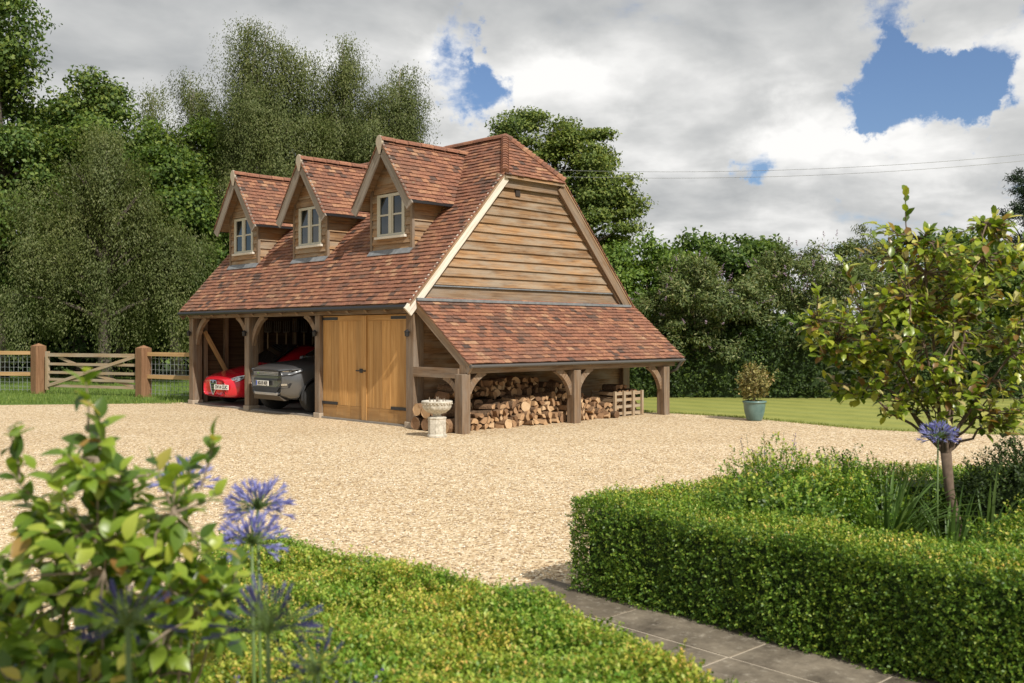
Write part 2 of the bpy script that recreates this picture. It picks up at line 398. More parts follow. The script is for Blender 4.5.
# ------------------------------------------------------------------ the ground
def sheet(name, poly, z, m, kind='structure'):
    mb = MB(); mb.add([(p[0], p[1], z) for p in poly], [tuple(range(len(poly)))])
    me = mb.mesh(name, m)
    if me.polygons[0].normal.z < 0: me.flip_normals()
    return tag(link(name, me), kind=kind)
g = MB(); g.add([(-2500,-2500,0),(2500,-2500,0),(2500,2500,0),(-2500,2500,0)], [(0,1,2,3)])
tag(g.build('ground', M['turf']), kind='structure')
def xy(px, py): p = gp(px, py); return (p.x, p.y)
def wxy(X, Y): p = loc(X, Y); return (p.x, p.y)
lawn_edge = [xy(600,411), xy(668,413.5), xy(720,416.5), xy(770,420.5), xy(815,425), xy(860,429.5), xy(930,433), xy(1010,435.5), xy(1120,437), xy(1500,440)]
sheet('lawn', lawn_edge + [wxy(60,30), wxy(60,36), wxy(-3,36), wxy(-3,24)], .004, M['lawn'])
gravel = [wxy(-40,22.5), xy(-400,407.5), xy(-150,406), xy(0,405.5), xy(70,404.8), xy(130,404), xy(185,402.5)] + [(.4,8.8),(6.2,8.8),(6.4,3)] + lawn_edge + [wxy(30,3), wxy(20,-8), wxy(-20,-8), wxy(-40,0)]
sheet('gravel_drive', gravel, .010, M['gravel'])
def slab_mat():
    n = NT(mat('paving slab')); co = n.coord('Object'); c = n.ramp(n.island(), ((0,(.15,.122,.088)),(.5,(.20,.168,.122)),(1,(.27,.23,.175))))
    a = n.noise(co, 3.2, 8, .7); b = n.noise(co, 19, 6, .7)
    c = n.mix(n.ramp(a, ((.38,(0,0,0)),(.66,(1,1,1)))), c, (.08,.065,.048)); c = n.mix(n.math('MULTIPLY', n.ramp(b, ((.55,(0,0,0)),(.72,(1,1,1)))), .6), c, (.40,.36,.29))
    n.bump(n.math('ADD', a, n.math('MULTIPLY', b, .5)), .5, .012); return n.set(c, .85, spec=.25)
M['slab'] = slab_mat()
M['mortar'] = plain('pale mortar', (.43,.37,.29), .9, var=.2)

# garden path of sandstone slabs between the two box hedges
A = gp(583, 598); B = gp(900, 684); pd = (B - A).normalized(); pn = Vector((-pd.y, pd.x, 0))
if pn.dot(loc(0,0) - A) < 0: pn = -pn
if True:
    W = 1.45; s0, s1 = -.42, 6.2
    q = lambda s, t, z=0: A + pd*s + pn*t + Vector((0,0,z))
    mb = MB(); mb.prism([q(s0,-.1,.012), q(s1,-.1,.012), q(s1,W,.012), q(s0,W,.012)], (0,0,.02))
    tag(mb.build('path_bed', M['mortar']), kind='structure')
    mb = MB(); rows = ((-.08,.36),(.375,.80),(.815,1.44))
    for k, (t0, t1) in enumerate(rows):
        s = s0 - (.0, .31, .12)[k]
        while s < s1:
            l = (.62,.78,.55,.9,.7)[rnd.randrange(5)]; a = max(s, s0)+.007; b = s+l-.007
            if b > a + .05:
                h = .037 + rnd.uniform(-.002,.002)
                mb.prism([q(a,t0,.03), q(b,t0,.03), q(b,t1,.03), q(a,t1,.03)], (0,0,h-.03))
            s += l
    tag(mb.build('garden_path', M['slab'], bevel=.004), kind='structure')

# ------------------------------------------------------------------ the oak barn
PITCH = 1.101; XO = .175; EZ = 2.253; D = 6.112; MID = D/2; YV0 = -.129; YV1 = 8.80; YF = 8.66; HZ = 4.858; RA = .757
zr = lambda x: EZ + PITCH*(x + XO)
XH = (HZ - EZ)/PITCH - XO; RZ = zr(MID)
barn = tag(empty('oak_barn', (0,0,0)), 'oak framed garage barn with clay tiled half hipped roof, three dormers and open bays', 'barn')

def tiles(mb, O, E, S, N, ns, span, gauge=.105, tw=.168, th=.016, jitter=.007):
    """courses of plain clay tiles; span(k) gives the (from, to) pieces of course k along the eaves"""
    O, E, S, N = Vector(O), Vector(E).normalized(), Vector(S).normalized(), Vector(N).normalized()
    for k in range(ns):
        for a0, a1 in span((k+.5)*gauge):
            n0 = math.floor(a0/tw) - 1; off = tw*.5*(k % 2)
            for i in range(n0, math.ceil(a1/tw) + 2):
                l = max(i*tw + off, a0); r = min((i+1)*tw + off, a1)
                if r - l < .02: continue
                l += .002; r -= .002
                s0 = k*gauge + rnd.uniform(-jitter, jitter); s1 = s0 + gauge*1.35
                lift = .026 + rnd.uniform(0, .009); tw_ = rnd.uniform(-.003,.003); b = len(mb.v)
                for (a, s, h) in ((l,s0,lift+tw_),(r,s0,lift-tw_),(r,s1,.003),(l,s1,.003),(l,s0,lift+tw_-th),(r,s0,lift-tw_-th),(r,s1,-.009),(l,s1,-.009)):
                    mb.v.append(tuple(O + E*a + S*s + N*h))
                for f in ((0,1,2,3),(4,5,1,0),(1,5,6,2),(4,0,3,7)): mb.f.append(tuple(b+j for j in f)); mb.m.append(0)

DORM = [(7.458,'far'),(4.586,'mid'),(1.692,'near')]
DB, DW, TZ, BW, BZ, WW = .541, .807, 5.533, .909, 4.289, .672
DS = (TZ - BZ)/BW
dz = lambda t: TZ - DS*abs(t)
ca = 1/math.sqrt(1 + PITCH**2); sa = PITCH*ca
hip_y = lambda z: YV0 + (z - HZ)/(RZ - HZ)*(RA - YV0)          # y of the hip line at height z
def front_span(s):
    x = -XO + s*ca; z = zr(x)
    if x > MID: return []
    a0 = hip_y(z) if z > HZ else YV0; a1 = (YV1 - (hip_y(z) - YV0)) if z > HZ else YV1
    cuts = []
    for c, _ in DORM:
        if x > DW + .12:
            h = min(WW - .03, (TZ - z)/DS if z < TZ else 0)
            if h > .02: cuts.append((c - h, c + h))
    out = []; p = a0
    for u, v in sorted(cuts):
        if v > p: out.append((p, max(p, u))); p = v
    out.append((p, a1)); return [o for o in out if o[1] - o[0] > .02]
mb = MB(); ns = int((MID + XO)/ca/.105) + 1
tiles(mb, (-XO,0,EZ), (0,1,0), (ca,0,sa), (-sa,0,ca), ns, front_span)
def back_span(s):
    x = -XO + s*ca; z = zr(x)
    if x > MID: return []
    a0 = hip_y(z) if z > HZ else YV0; a1 = (YV1 - (hip_y(z) - YV0)) if z > HZ else YV1
    return [(a0, a1)]
tiles(mb, (D+XO,0,EZ), (0,1,0), (-ca,0,sa), (sa,0,ca), ns, back_span)
# the two half hips
for yb, sg in ((YV0, 1), (YV1, -1)):
    rise = RZ - HZ; run = RA - YV0; hl = math.hypot(rise, run)
    O = (0, yb - sg*.05*run/hl, HZ - .05*rise/hl)
    def hspan(s):
        t = max(0, (s - .05))/hl
        return [(XH + (MID-XH)*t, D - XH - (MID-XH)*t)] if s - .05 < hl else []
    tiles(mb, O, (1,0,0), (0, sg*run/hl, rise/hl), (0, -sg*rise/hl, run/hl), int((hl+.05)/.105)+1, hspan)
roof = mb.build('roof', M['tile'], barn)
# boarded underside of the roof (front slope, back slope)
mb = MB()
def deck_poly(sx):
    f = (lambda x: x) if sx > 0 else (lambda x: D - x)
    P = [(-XO+.02, YV0+.015), (XH, YV0+.015), (MID, RA), (MID, YV1-(RA-YV0)), (XH, YV1-.015), (-XO+.02, YV1-.015)]
    return [(f(x), y, zr(x) - .022) for x, y in P]
for sx in (1, -1): mb.prism(deck_poly(sx), (0,0,-.05))
for yb, sg in ((YV0, 1), (YV1, -1)):
    mb.prism([(XH, yb-sg*.02, HZ-.04), (D-XH, yb-sg*.02, HZ-.04), (MID, yb+sg*(RA-YV0), RZ-.04)], (0,0,-.05))
mb.build('roof_boarding', M['oak_board'], barn)
# ridge and bonnet tiles
def ridge(mb, p, q, r=.105, step=.31, drop=.0):
    p = Vector(p); q = Vector(q); L = (q-p).length; d = (q-p)/L; n = max(1, int(L/step))
    a = d.cross(Vector((0,0,1))).normalized(); u = a.cross(d).normalized()
    for i in range(n):
        s0 = i*L/n + .006; s1 = (i+1)*L/n - .006; h = rnd.uniform(-.004,.006); b = len(mb.v); K = 7
        for s in (s0, s1):
            for rr in (r, r-.018):
                for k in range(K):
                    t = math.pi*(-.02 + 1.04*k/(K-1)); mb.v.append(tuple(p + d*s + a*math.cos(t)*rr + u*(math.sin(t)*rr*.85 - .035 + h)))
        for k in range(K-1):
            mb.f += [(b+k, b+k+1, b+2*K+k+1, b+2*K+k), (b+K+k, b+3*K+k, b+3*K+k+1, b+K+k+1), (b+k, b+K+k, b+K+k+1, b+k+1), (b+2*K+k, b+2*K+k+1, b+3*K+k+1, b+3*K+k)]; mb.m += [0]*4
mb = MB(); ridge(mb, (MID, RA-.05, RZ+.015), (MID, YV1-(RA-YV0)+.05, RZ+.015))
for yb, sg in ((YV0, 1), (YV1, -1)):
    for xe in (XH, D-XH):
        p = Vector((xe, yb, HZ)); q = Vector((MID, yb+sg*(RA-YV0), RZ)); L = (q-p).length; d = (q-p)/L
        for i in range(int(L/.10)):   # bonnet tiles ride over one another up the hip
            c0 = p + d*(i*.10); c1 = p + d*(i*.10+.20)
            mb.tube([c0 + Vector((0,0,.028)), c1 + Vector((0,0,.012))], [.085, .05], 8)
mb.build('ridge_tiles', M['tile'], barn)

# gable end weatherboards
def boards(mb, face_y, x_at, z0, z1, h=.235, proud=.03, sg=-1, jit=.006):
    z = z0
    while z < z1 - .03:
        zt = min(z + h, z1); xa0, xb0 = x_at(z); xa1, xb1 = x_at(min(zt+.02, z1))
        if xb1 - xa1 > .03:
            y0 = face_y + sg*proud; y1 = face_y + sg*.006; j = rnd.uniform(-jit, jit)
            b = [(xa0, y0, z+j), (xb0, y0, z-j), (xb1, y1, zt+.012), (xa1, y1, zt+.012)]
            k = [(xa0, face_y+.004*-sg, z+j), (xb0, face_y+.004*-sg, z-j), (xb1, face_y+.004*-sg, zt+.012), (xa1, face_y+.004*-sg, zt+.012)]
            fs = [(0,1,2,3),(4,7,6,5),(0,4,5,1),(1,5,6,2),(2,6,7,3),(3,7,4,0)]
            mb.add(b + k, fs)
        z = zt
xg = lambda z: (max(.0, (z - EZ)/PITCH - XO) + .05, D - max(.0, (z - EZ)/PITCH - XO) - .05)
mb = MB(); mb.prism([(.06,.03,.05),(D-.01,.03,.05),(D-.01,.03,EZ),(D-XH,.03,HZ-.02),(XH,.03,HZ-.02),(.06,.03,EZ)], (0,.05,0)); mb.build('gable_wall', M['oak_board'], barn)
mb = MB(); boards(mb, .028, xg, 2.62, HZ-.25, .178, .046, jit=.016); boards(mb, .028, lambda z: (.08, D-.06), .1, 2.2, .21, .026)
mb.build('gable_weatherboard', M['oak_board'], barn)
mb = MB(); boards(mb, .028, xg, 2.36, 2.58, .2, .034); mb.beam((XH-.12,-.035,HZ-.135),(D-XH+.12,-.035,HZ-.135),.05,.25)
mb.build('gable_fascia', M['oak'], barn)
mb = MB(); mb.box((2.60,-.03,4.455),(2.72,.03,4.575)); mb.build('gable_vent', M['dark'], barn)
mb = MB(); mb.beam((.15,-.010,2.60),(D-.2,-.010,2.60),.03,.022); mb.beam((-.02,-.075,2.335),(D,-.075,2.335),.16,.05); mb.build('lead_flashing', M['lead'], barn)
# bargeboards on both gables
def barge(name, y, x0, x1, m, flip, h=.20):
    f = (lambda x: x) if not flip else (lambda x: D - x)
    mb = MB(); mb.beam((f(x0), y, zr(x0)-.025-h/2), (f(x1), y, zr(x1)-.025-h/2), .04, h, up=(0,0,1)); o = mb.build(name, m, barn); return o
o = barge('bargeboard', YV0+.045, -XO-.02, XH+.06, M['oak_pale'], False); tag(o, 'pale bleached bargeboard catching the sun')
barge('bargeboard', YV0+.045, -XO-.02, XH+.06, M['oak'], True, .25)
mb = MB(); mb.beam((D+.16, YV0+.10, zr(-.2)-.26), (D-XH, YV0+.10, HZ-.22), .05, .13); mb.build('gable_rafter', M['oak'], barn)
barge('bargeboard', YV1-.045, -XO, XH+.06, M['oak'], False); barge('bargeboard', YV1-.045, -XO, XH+.06, M['oak'], True)

# frame: posts on stone pads, plates, braces
HP = 2.085
def post(x0, x1, y0, y1, z1=HP, mm='oak', pad=True, ov=.02):
    mb = MB(); mb.box((x0,y0,.11 if pad else .0), (x1,y1,z1)); o = mb.build('post', M[mm], barn, bevel=.012)
    if pad:
        p = MB(); p.box((x0-ov,y0-ov,-.02), (x1+ov,y1+ov,.112)); p.build('stone_pad', M['padstone'], o, bevel=.01)
    return o
M['padstone'] = plain('pad stone', (.40,.33,.25), .9, var=.3, scale=12)
post(0,.24,-.02,.21); post(0,.22,3.0,3.18); post(0,.24,5.80,6.0); post(0,.24,8.45,8.66)
for y in (3.0, 5.82): post(2.9,3.1,y,y+.2)
mb = MB(); mb.beam((.115,-.04,HP+.085),(.115,8.68,HP+.085),.235,.165); mb.build('wall_plate', M['oak'], barn, bevel=.008)
def arc_brace(parent, p, q, corner, w, t=.12, n=7, name='brace'):
    """curved brace from p (on the post) to q (on the beam), bowed towards their corner"""
    p, q, c = Vector(p), Vector(q), Vector(corner); ax = (q-p).cross(c-p).normalized(); pts = []
    for i in range(n+1):
        s = i/n; mid = p*(1-s)**2 + (p*.5+q*.5)*.35*2*s*(1-s) + c*.65*2*s*(1-s) + q*s**2; pts.append(mid)
    mb = MB(); b = 0
    for i, p_ in enumerate(pts):
        dd = (pts[min(i+1, n)] - pts[max(i-1, 0)]).normalized(); sd = ax.cross(dd).normalized()
        mb.v += [tuple(p_ + sd*(u*t/2) + ax*(v*w/2)) for u, v in ((-1,-1),(1,-1),(1,1),(-1,1))]
    for i in range(n):
        for k in range(4): mb.f.append((i*4+k, i*4+(k+1)%4, i*4+4+(k+1)%4, i*4+4+k)); mb.m.append(0)
    mb.f += [(3,2,1,0), tuple(n*4+k for k in range(4))]; mb.m += [0, 0]
    return mb.build(name, M['oak'], parent)
for ya, dy in ((8.45,-1),(6.0,1),(5.80,-1),(3.18,1)):
    arc_brace(barn, (.12, ya+dy*-.03, HP-.62), (.12, ya+dy*.50, HP+.02), (.12, ya+dy*.06, HP-.02), .09, .12)
# eaves: rafter feet and a black gutter
y = .1
while y < 8.7:
    mb = MB(); mb.beam((-XO+.06, y, EZ-.11), (.75, y, zr(.75)-.15), .07, .09); mb.build('rafter', M['oak'], barn); y += .6
mb = MB(); mb.tube([(-XO-.045,YV0+.06,EZ-.055),(-XO-.045,YV1-.05,EZ-.055)], .042, 8); mb.build('gutter', M['iron'], barn)
# walls inside: back wall, far end wall with studs and a brace, loft floor, partition behind the doors
mb = MB(); mb.box((D-.075,.09,.05),(D-.005,YF-.06,2.25)); mb.build('rear_wall', M['oak_in_shade'], barn)
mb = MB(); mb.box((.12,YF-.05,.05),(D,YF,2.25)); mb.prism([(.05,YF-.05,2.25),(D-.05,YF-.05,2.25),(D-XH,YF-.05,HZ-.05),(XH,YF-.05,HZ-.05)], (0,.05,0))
boards(mb, YF-.05, lambda z: (.24, D-.1), .1, 2.1, .19, .026); mb.build('end_wall', M['oak_in_shade'], barn)
for x in (.36, .92, 1.9, 2.9, 3.9, 4.9):
    mb = MB(); mb.box((x-.05,YF-.16,.05),(x+.05,YF-.075,2.12)); mb.build('stud', M['oak'], barn)
mb = MB(); mb.beam((.30,YF-.20,1.78),(.98,YF-.20,.62),.07,.11,up=(0,1,0)); mb.build('brace', M['rail'], barn)
mb = MB(); mb.box((.05,.05,2.26),(D-.05,YF-.02,2.30)); mb.build('loft_floor', M['oak_in_shade'], barn)
mb = MB(); mb.box((.3,3.02,.05),(D-.1,3.07,2.24)); mb.build('partition', M['oak_in_shade'], barn)
mb = MB(); mb.box((.03,.06,-.02),(D-.02,YF-.02,.045)); mb.build('floor_slab', plain('concrete slab', (.24,.22,.195), .85, var=.2, scale=6), barn)

# double doors
def door(y0, y1, hinge):
    mb = MB(); n = 5; w = (y1-y0)/n; x0 = .075
    for i in range(n): mb.box((x0+.004*(i % 2), y0+i*w+.0015, .30), (x0+.03, y0+(i+1)*w-.0015, HP-.12))
    for i in range(3): mb.box((x0+.002*(i % 2), y0+i*(y1-y0)/3+.002, .045), (x0+.03, y0+(i+1)*(y1-y0)/3-.002, .297))
    mb.box((x0-.004, y0+.002, HP-.118), (x0+.03, y1-.002, HP-.012))
    o = mb.build('door', M['oak_door'], barn, bevel=.003)
    for z in (.33, HP-.07):
        h = MB(); a, b = (y0-.03, y0+.52) if hinge < 0 else (y1+.03, y1-.52)
        h.box((x0-.014, min(a,b), z-.028), (x0-.005, max(a,b), z+.028)); h.tube([(x0-.02,a,z-.06),(x0-.02,a,z+.06)], .016, 6)
        h.build('strap_hinge', M['iron'], o)
    return o
d1 = door(.215, 1.555, -1); d2 = door(1.575, 2.985, 1)
mb = MB(); mb.box((.052,1.49,.05),(.0715,1.64,HP-.02)); mb.build('cover_strip', M['oak_door'], d1)
mb = MB(); mb.tube([(.05,1.50,1.0),(.025,1.52,1.0),(.025,1.78,1.0),(.05,1.80,1.0)], .014, 6); mb.box((.045,1.60,.96),(.066,1.70,1.04)); mb.build('latch', M['iron'], d2)
for y in (.10, 3.09, 5.9, 8.55):   # small black lanterns on the posts
    mb = MB(); mb.lathe([(.015,-.06),(.04,-.05),(.045,.02),(.055,.03),(.02,.065),(.01,.075)], (-.06,y,1.72), 10); mb.tube([(.0,y,1.74),(-.06,y,1.79)], .012, 6)
    mb.build('wall_lantern', M['iron'], barn)

# dormers
for c, _ in DORM:
    zb = zr(DW); zt = dz(WW); xe = (zt - EZ)/PITCH - XO
    mb = MB()      # walls: front and two cheeks of weatherboard
    mb.prism([(DW+.03,c-WW+.02,zb-.05),(DW+.03,c+WW-.02,zb-.05),(DW+.03,c+WW-.02,zt),(DW+.03,c,TZ-.10),(DW+.03,c-WW+.02,zt)], (.04,0,0))
    for sg in (-1, 1):
        mb.prism([(DW+.05,c+sg*(WW-.05),zb),(xe+.05,c+sg*(WW-.05),zt),(DW+.05,c+sg*(WW-.05),zt+.04)], (0,sg*.03,0))
        z = zb + .02
        while z < zt - .01:   # cheek boards
            z1 = min(z+.19, zt+.02); xa, xb = DW+.03, max(DW+.08, (z - EZ)/PITCH - XO + .04); xb1 = (z1 - EZ)/PITCH - XO + .04
            y0 = c+sg*(WW+.018); y1 = c+sg*(WW-.014)
            yi = c+sg*(WW-.03)
            mb.add([(xa,y0,z),(xb,y0,z),(xb1,y1,z1+.01),(xa,y1,z1+.01),(xa,yi,z),(xb,yi,z),(xb1,yi,z1+.01),(xa,yi,z1+.01)],
                   [(0,1,2,3),(4,7,6,5),(0,4,5,1),(1,5,6,2),(2,6,7,3),(3,7,4,0)]); z = z1
    # front boards, left free where the window stands
    wz0, wz1, wy = 3.66, 4.50, .44
    z = zb + .0
    while z < TZ - .2:
        z1 = z + .17; hw = min(WW-.02, (TZ - .06 - z1)/DS)
        pieces = [(-hw, hw)] if (z1 <= wz0+.02 or z >= wz1-.02) else [(-hw, -wy), (wy, hw)]
        for a, b in pieces:
            if b - a < .02: continue
            mb.add([(DW-.010,c+a,z+rnd.uniform(-.008,.008)),(DW-.010,c+b,z+rnd.uniform(-.008,.008)),(DW+.022,c+b,z1+.008),(DW+.022,c+a,z1+.008),(DW+.031,c+a,z),(DW+.031,c+b,z),(DW+.031,c+b,z1+.008),(DW+.031,c+a,z1+.008)],
                   [(0,3,2,1),(4,5,6,7),(0,1,5,4),(1,2,6,5),(2,3,7,6),(3,0,4,7)])
        z = z1
    dm = mb.build('dormer', M['oak_board'], barn)
    for sg in (-1, 1):
        mb = MB(); mb.box((DW-.012,c+sg*WW-.055 if sg > 0 else c-WW-.012,zb-.04),(DW+.05,c+sg*WW+.012 if sg > 0 else c-WW+.055,zt+.05)); mb.build('corner_board', M['oak'], dm)
    # roof
    mb = MB(); L = math.hypot(BW, TZ-BZ); ux, uz = BW/L, (TZ-BZ)/L
    for sg in (-1, 1):
        O = (DB-.03, c+sg*(BW+.04*ux), BZ-.04*uz)
        def dspan(s):
            z = BZ - .04*uz + s*uz
            return [(0, (min(z, TZ) - EZ)/PITCH - XO - DB + .10)] if z < TZ else []
        tiles(mb, O, (1,0,0), (0,-sg*ux,uz), (0,sg*uz,ux), int(L/.105)+1, dspan)
    mb.build('dormer_roof', M['tile'], dm)
    mb = MB(); xi = lambda z: (z - EZ)/PITCH - XO
    for sg in (-1, 1):
        mb.prism([(DB,c,TZ-.028),(xi(TZ),c,TZ-.028),(xi(BZ),c+sg*BW,BZ-.028),(DB,c+sg*BW,BZ-.028)], (0,0,-.035))
    mb.build('roof_boarding', M['oak_board'], dm)
    mb = MB(); ridge(mb, (DB-.04,c,TZ+.02), (xi(TZ)+.06,c,TZ+.02)); mb.build('ridge_tiles', M['tile'], dm)
    mb = MB(); mb.prism([(DB-.043,c+t*.095,TZ+.02-.06+h) for t, h in ((-1,-.03),(-.9,.05),(-.5,.11),(0,.13),(.5,.11),(.9,.05),(1,-.03),(0,-.24))], (.05,0,0)); mb.build('mortar_plug', M['mortar'], dm)
    for sg in (-1, 1):
        mb = MB(); mb.beam((DB+.015,c,TZ-.14),(DB+.015,c+sg*(BW-.0),BZ-.14),.035,.20,up=(0,0,1)); mb.build('bargeboard', M['oak_grey'], dm)
    for sg in (-1, 1):
        mb = MB(); mb.beam((DB+.03,c+sg*(BW+.02),BZ-.045),(xi(BZ)-.02,c+sg*(BW+.02),BZ-.045),.05,.05); mb.build('eaves_gutter', M['iron'], dm)
    # casement window
    mb = MB(); x0, x1 = DW-.018, DW+.03
    for y in (-wy+.0, wy-.055): mb.box((x0,c+y,wz0),(x1,c+y+.055,wz1))
    mb.box((x0,c-wy+.055,wz0),(x1,c+wy-.055,wz0+.05)); mb.box((x0,c-wy+.055,wz1-.055),(x1,c+wy-.055,wz1))
    mb.box((x0-.006,c-.04,wz0+.051),(x1,c+.04,wz1-.056))
    for a, b in ((-wy+.055,-.04),(.04,wy-.055)):
        mb.box((x0+.005,c+a,wz0+.051),(x1,c+a+.035,wz1-.056)); mb.box((x0+.005,c+b-.035,wz0+.051),(x1,c+b,wz1-.056)); mb.box((x0+.008,c+a+.036,(wz0+wz1)/2-.012),(x1,c+b-.036,(wz0+wz1)/2+.022))
    mb.build('window_frame', M['cream'], dm)
    mb = MB(); mb.box((DW+.008,c-wy+.02,wz0+.02),(DW+.0145,c+wy-.02,wz1-.02)); mb.build('pane', M['glass'], dm)
    mb = MB(); mb.box((DW-.06,c-wy-.05,wz0-.05),(DW+.01,c+wy+.05,wz0-.003)); mb.build('sill', M['oak_pale'], dm)
    mb = MB(); mb.prism([(DW-.09,c-WW-.02,zr(DW-.09)+.045),(DW-.09,c+WW+.02,zr(DW-.09)+.045),(DW-.004,c+WW+.02,zr(DW)+.05),(DW-.004,c-WW-.02,zr(DW)+.05)], (0,0,.012)); mb.build('lead_apron', M['lead'], dm)

# lean-to log store on the gable end
LY, LEY, LEZ, LTZ = -1.36, -1.52, 1.19, 2.36
lx0, lx1 = -.02, 6.20
run, rise = -.03 - LEY, LTZ - LEZ; ll = math.hypot(run, rise); sy, sz = run/ll, rise/ll
mb = MB()
tiles(mb, (0,LEY,LEZ), (1,0,0), (0,sy,sz), (0,-sz,sy), int(ll/.105), lambda s: [(lx0, lx1 + .35*s/ll*0.3)])
mb.build('lean_to_roof', M['tile'], barn)
mb = MB(); mb.prism([(lx0+.02,LEY+.02,LEZ-.02),(lx1-.02,LEY+.02,LEZ-.02),(lx1-.02,-.03,LTZ-.03),(lx0+.02,-.03,LTZ-.03)], (0,0,-.035)); mb.build('lean_to_boarding', M['oak_board'], barn)
x = .35
while x < 6.0:
    mb = MB(); mb.beam((x,LEY+.05,LEZ-.085+.04),(x,-.06,LTZ-.11),.07,.09); mb.build('lean_to_rafter', M['oak'], barn); x += .48
for x in (lx0+.045, lx1-.045):
    mb = MB(); mb.beam((x,LEY-.0,LEZ-.10),(x,-.04,LTZ-.115),.045,.17); mb.build('lean_to_bargeboard', M['oak'], barn)
mb = MB(); mb.tube([(lx0+.02,LEY-.02,LEZ-.035),(lx1-.02,LEY-.02,LEZ-.035)], .03, 8); mb.tube([(6.05,LEY-.03,LEZ-.05),(6.05,LEY+.10,LEZ-.24),(6.05,LY+.12,LEZ-.30)], .03, 7); mb.build('gutter', plain('grey gutter', (.085,.08,.075), .5), barn)
mb = MB(); mb.beam((.0,LY+.02,LEZ-.085),(6.0,LY+.02,LEZ-.085),.15,.15); mb.build('lean_to_plate', M['oak'], barn)
ZP = LEZ - .165
for x in (-.11, 2.74, 5.57):
    o = post(x, x+.19, LY-.10, LY+.10, ZP, pad=False)
for x, dx in ((.08,1),(2.74,-1),(2.93,1),(5.57,-1)):
    arc_brace(barn, (x-dx*.03, LY+.02, ZP-.46), (x+dx*.42, LY+.02, ZP+.03), (x+dx*.03, LY+.02, ZP-.02), .09, .12, name='lean_to_brace')
mb = MB(); mb.beam((.02,LY+.10,1.03),(.06,.0,1.03),.12,.17); mb.build('tie_beam', M['oak'], barn)
arc_brace(barn, (.02, LY+.08, .58), (.03, LY+.50, .96), (.02, LY+.13, .94), .09, .10, name='lean_to_brace')
mb = MB(); mb.box((D-.22,-.10,.03),(D-.0,.025,2.28)); mb.build('gable_post', M['oak'], barn)

# ------------------------------------------------------------------ cars in the two open bays
def paint(name, c, metal=.0, rough=.25):
    n = NT(mat(name)); n.set(c, rough, metal, .5); n.b.inputs['Coat Weight'].default_value = .8; n.b.inputs['Coat Roughness'].default_value = .06; return n.m
M['red'] = paint('red car paint', (.58,.008,.022)); M['greyp'] = paint('grey metallic paint', (.13,.132,.136), .55, .28)
M['rubber'] = plain('tyre rubber', (.02,.02,.02), .85); M['alloy'] = plain('alloy', (.45,.45,.46), .3, .8); M['plast'] = plain('black plastic', (.018,.018,.02), .5)
M['chrome'] = plain('bright trim', (.75,.75,.77), .15, 1.0, var=.02); M['plate'] = plain('white number plate', (.78,.77,.72), .4, var=.02); M['ink'] = plain('plate lettering', (.015,.015,.015), .5); M['blue'] = plain('blue plate band', (.02,.07,.42), .5)
M['lampglass'] = (lambda n: n.set(n.ramp(n.noise(n.coord('Object'), 16, 2), ((.4,(.10,.10,.11)),(.6,(.72,.74,.76)))), .06, .4, .8))(NT(mat('headlamp glass')))
M['silverp'] = plain('silver skid plate', (.42,.42,.42), .4, .3)
M['carglass'] = (lambda n: n.set((.01,.012,.014), .03, 0, .8))(NT(mat('car glass')))
def loft(name, stations, m, parent):
    """car shell: stations along x, each a half outline of (y, z) from the keel to the roof centre"""
    mb = MB(); n = len(stations[0][1]); k = 2*n - 2
    for x, P in stations:
        full = [(y, z) for y, z in P] + [(-y, z) for y, z in reversed(P[1:-1])]
        for y, z in full: mb.v.append((x, y, z))
    for i in range(len(stations)-1):
        for j in range(k): mb.f.append((i*k+j, i*k+(j+1)%k, (i+1)*k+(j+1)%k, (i+1)*k+j)); mb.m.append(0)
    mb.f.append(tuple(range(k))); mb.m.append(0); e = (len(stations)-1)*k; mb.f.append(tuple(e+j for j in reversed(range(k)))); mb.m.append(0)
    o = mb.build(name, m, parent, sm=True); s = o.modifiers.new('s', 'SUBSURF'); s.levels = s.render_levels = 2
    return o
def cut_arches(o, cuts):
    """carve the wheel arches out of the shell for good"""
    tmp = []
    for x, z, r, w, y in cuts:
        mb = MB(); mb.tube([(x, y-w, z), (x, y+w, z)], r, 28); c = mb.build('arch_cutter', M['plast']); c.parent = o.parent; tmp.append(c)
        b = o.modifiers.new('b', 'BOOLEAN'); b.object = c; b.operation = 'DIFFERENCE'; b.solver = 'EXACT'
    bpy.context.view_layer.update()
    dg = bpy.context.evaluated_depsgraph_get(); me = bpy.data.meshes.new_from_object(o.evaluated_get(dg)); o.modifiers.clear(); o.data = me
    for c in tmp: d = c.data; bpy.data.objects.remove(c); bpy.data.meshes.remove(d)
    smooth(me)
def wheel(parent, x, y, r, w, sg):
    mb = MB(); mb.lathe([(r*.62,-w/2),(r*.93,-w/2),(r,-w*.36),(r,w*.36),(r*.93,w/2),(r*.62,w/2)], n=32)
    o = mb.build('wheel', M['rubber'], parent, sm=True); o.location = (x, y, r); o.rotation_euler = (R(90), 0, 0)
    mb = MB(); zf = -w*.42 if sg < 0 else w*.42; zf *= -1
    mb.lathe([(r*.63,zf*.6),(r*.63,zf),(r*.57,zf),(r*.55,zf*.7)], n=28)
    for k in range(5):
        a = 2*math.pi*k/5
        for d in (-.16,.16): mb.beam((math.cos(a)*r*.1,math.sin(a)*r*.1,zf*.9),(math.cos(a+d)*r*.58,math.sin(a+d)*r*.58,zf*.95),.03,.03)
    mb.lathe([(r*.14,zf*.8),(r*.14,zf),(.01,zf)], n=12); mb.build('rim', M['alloy'], o)
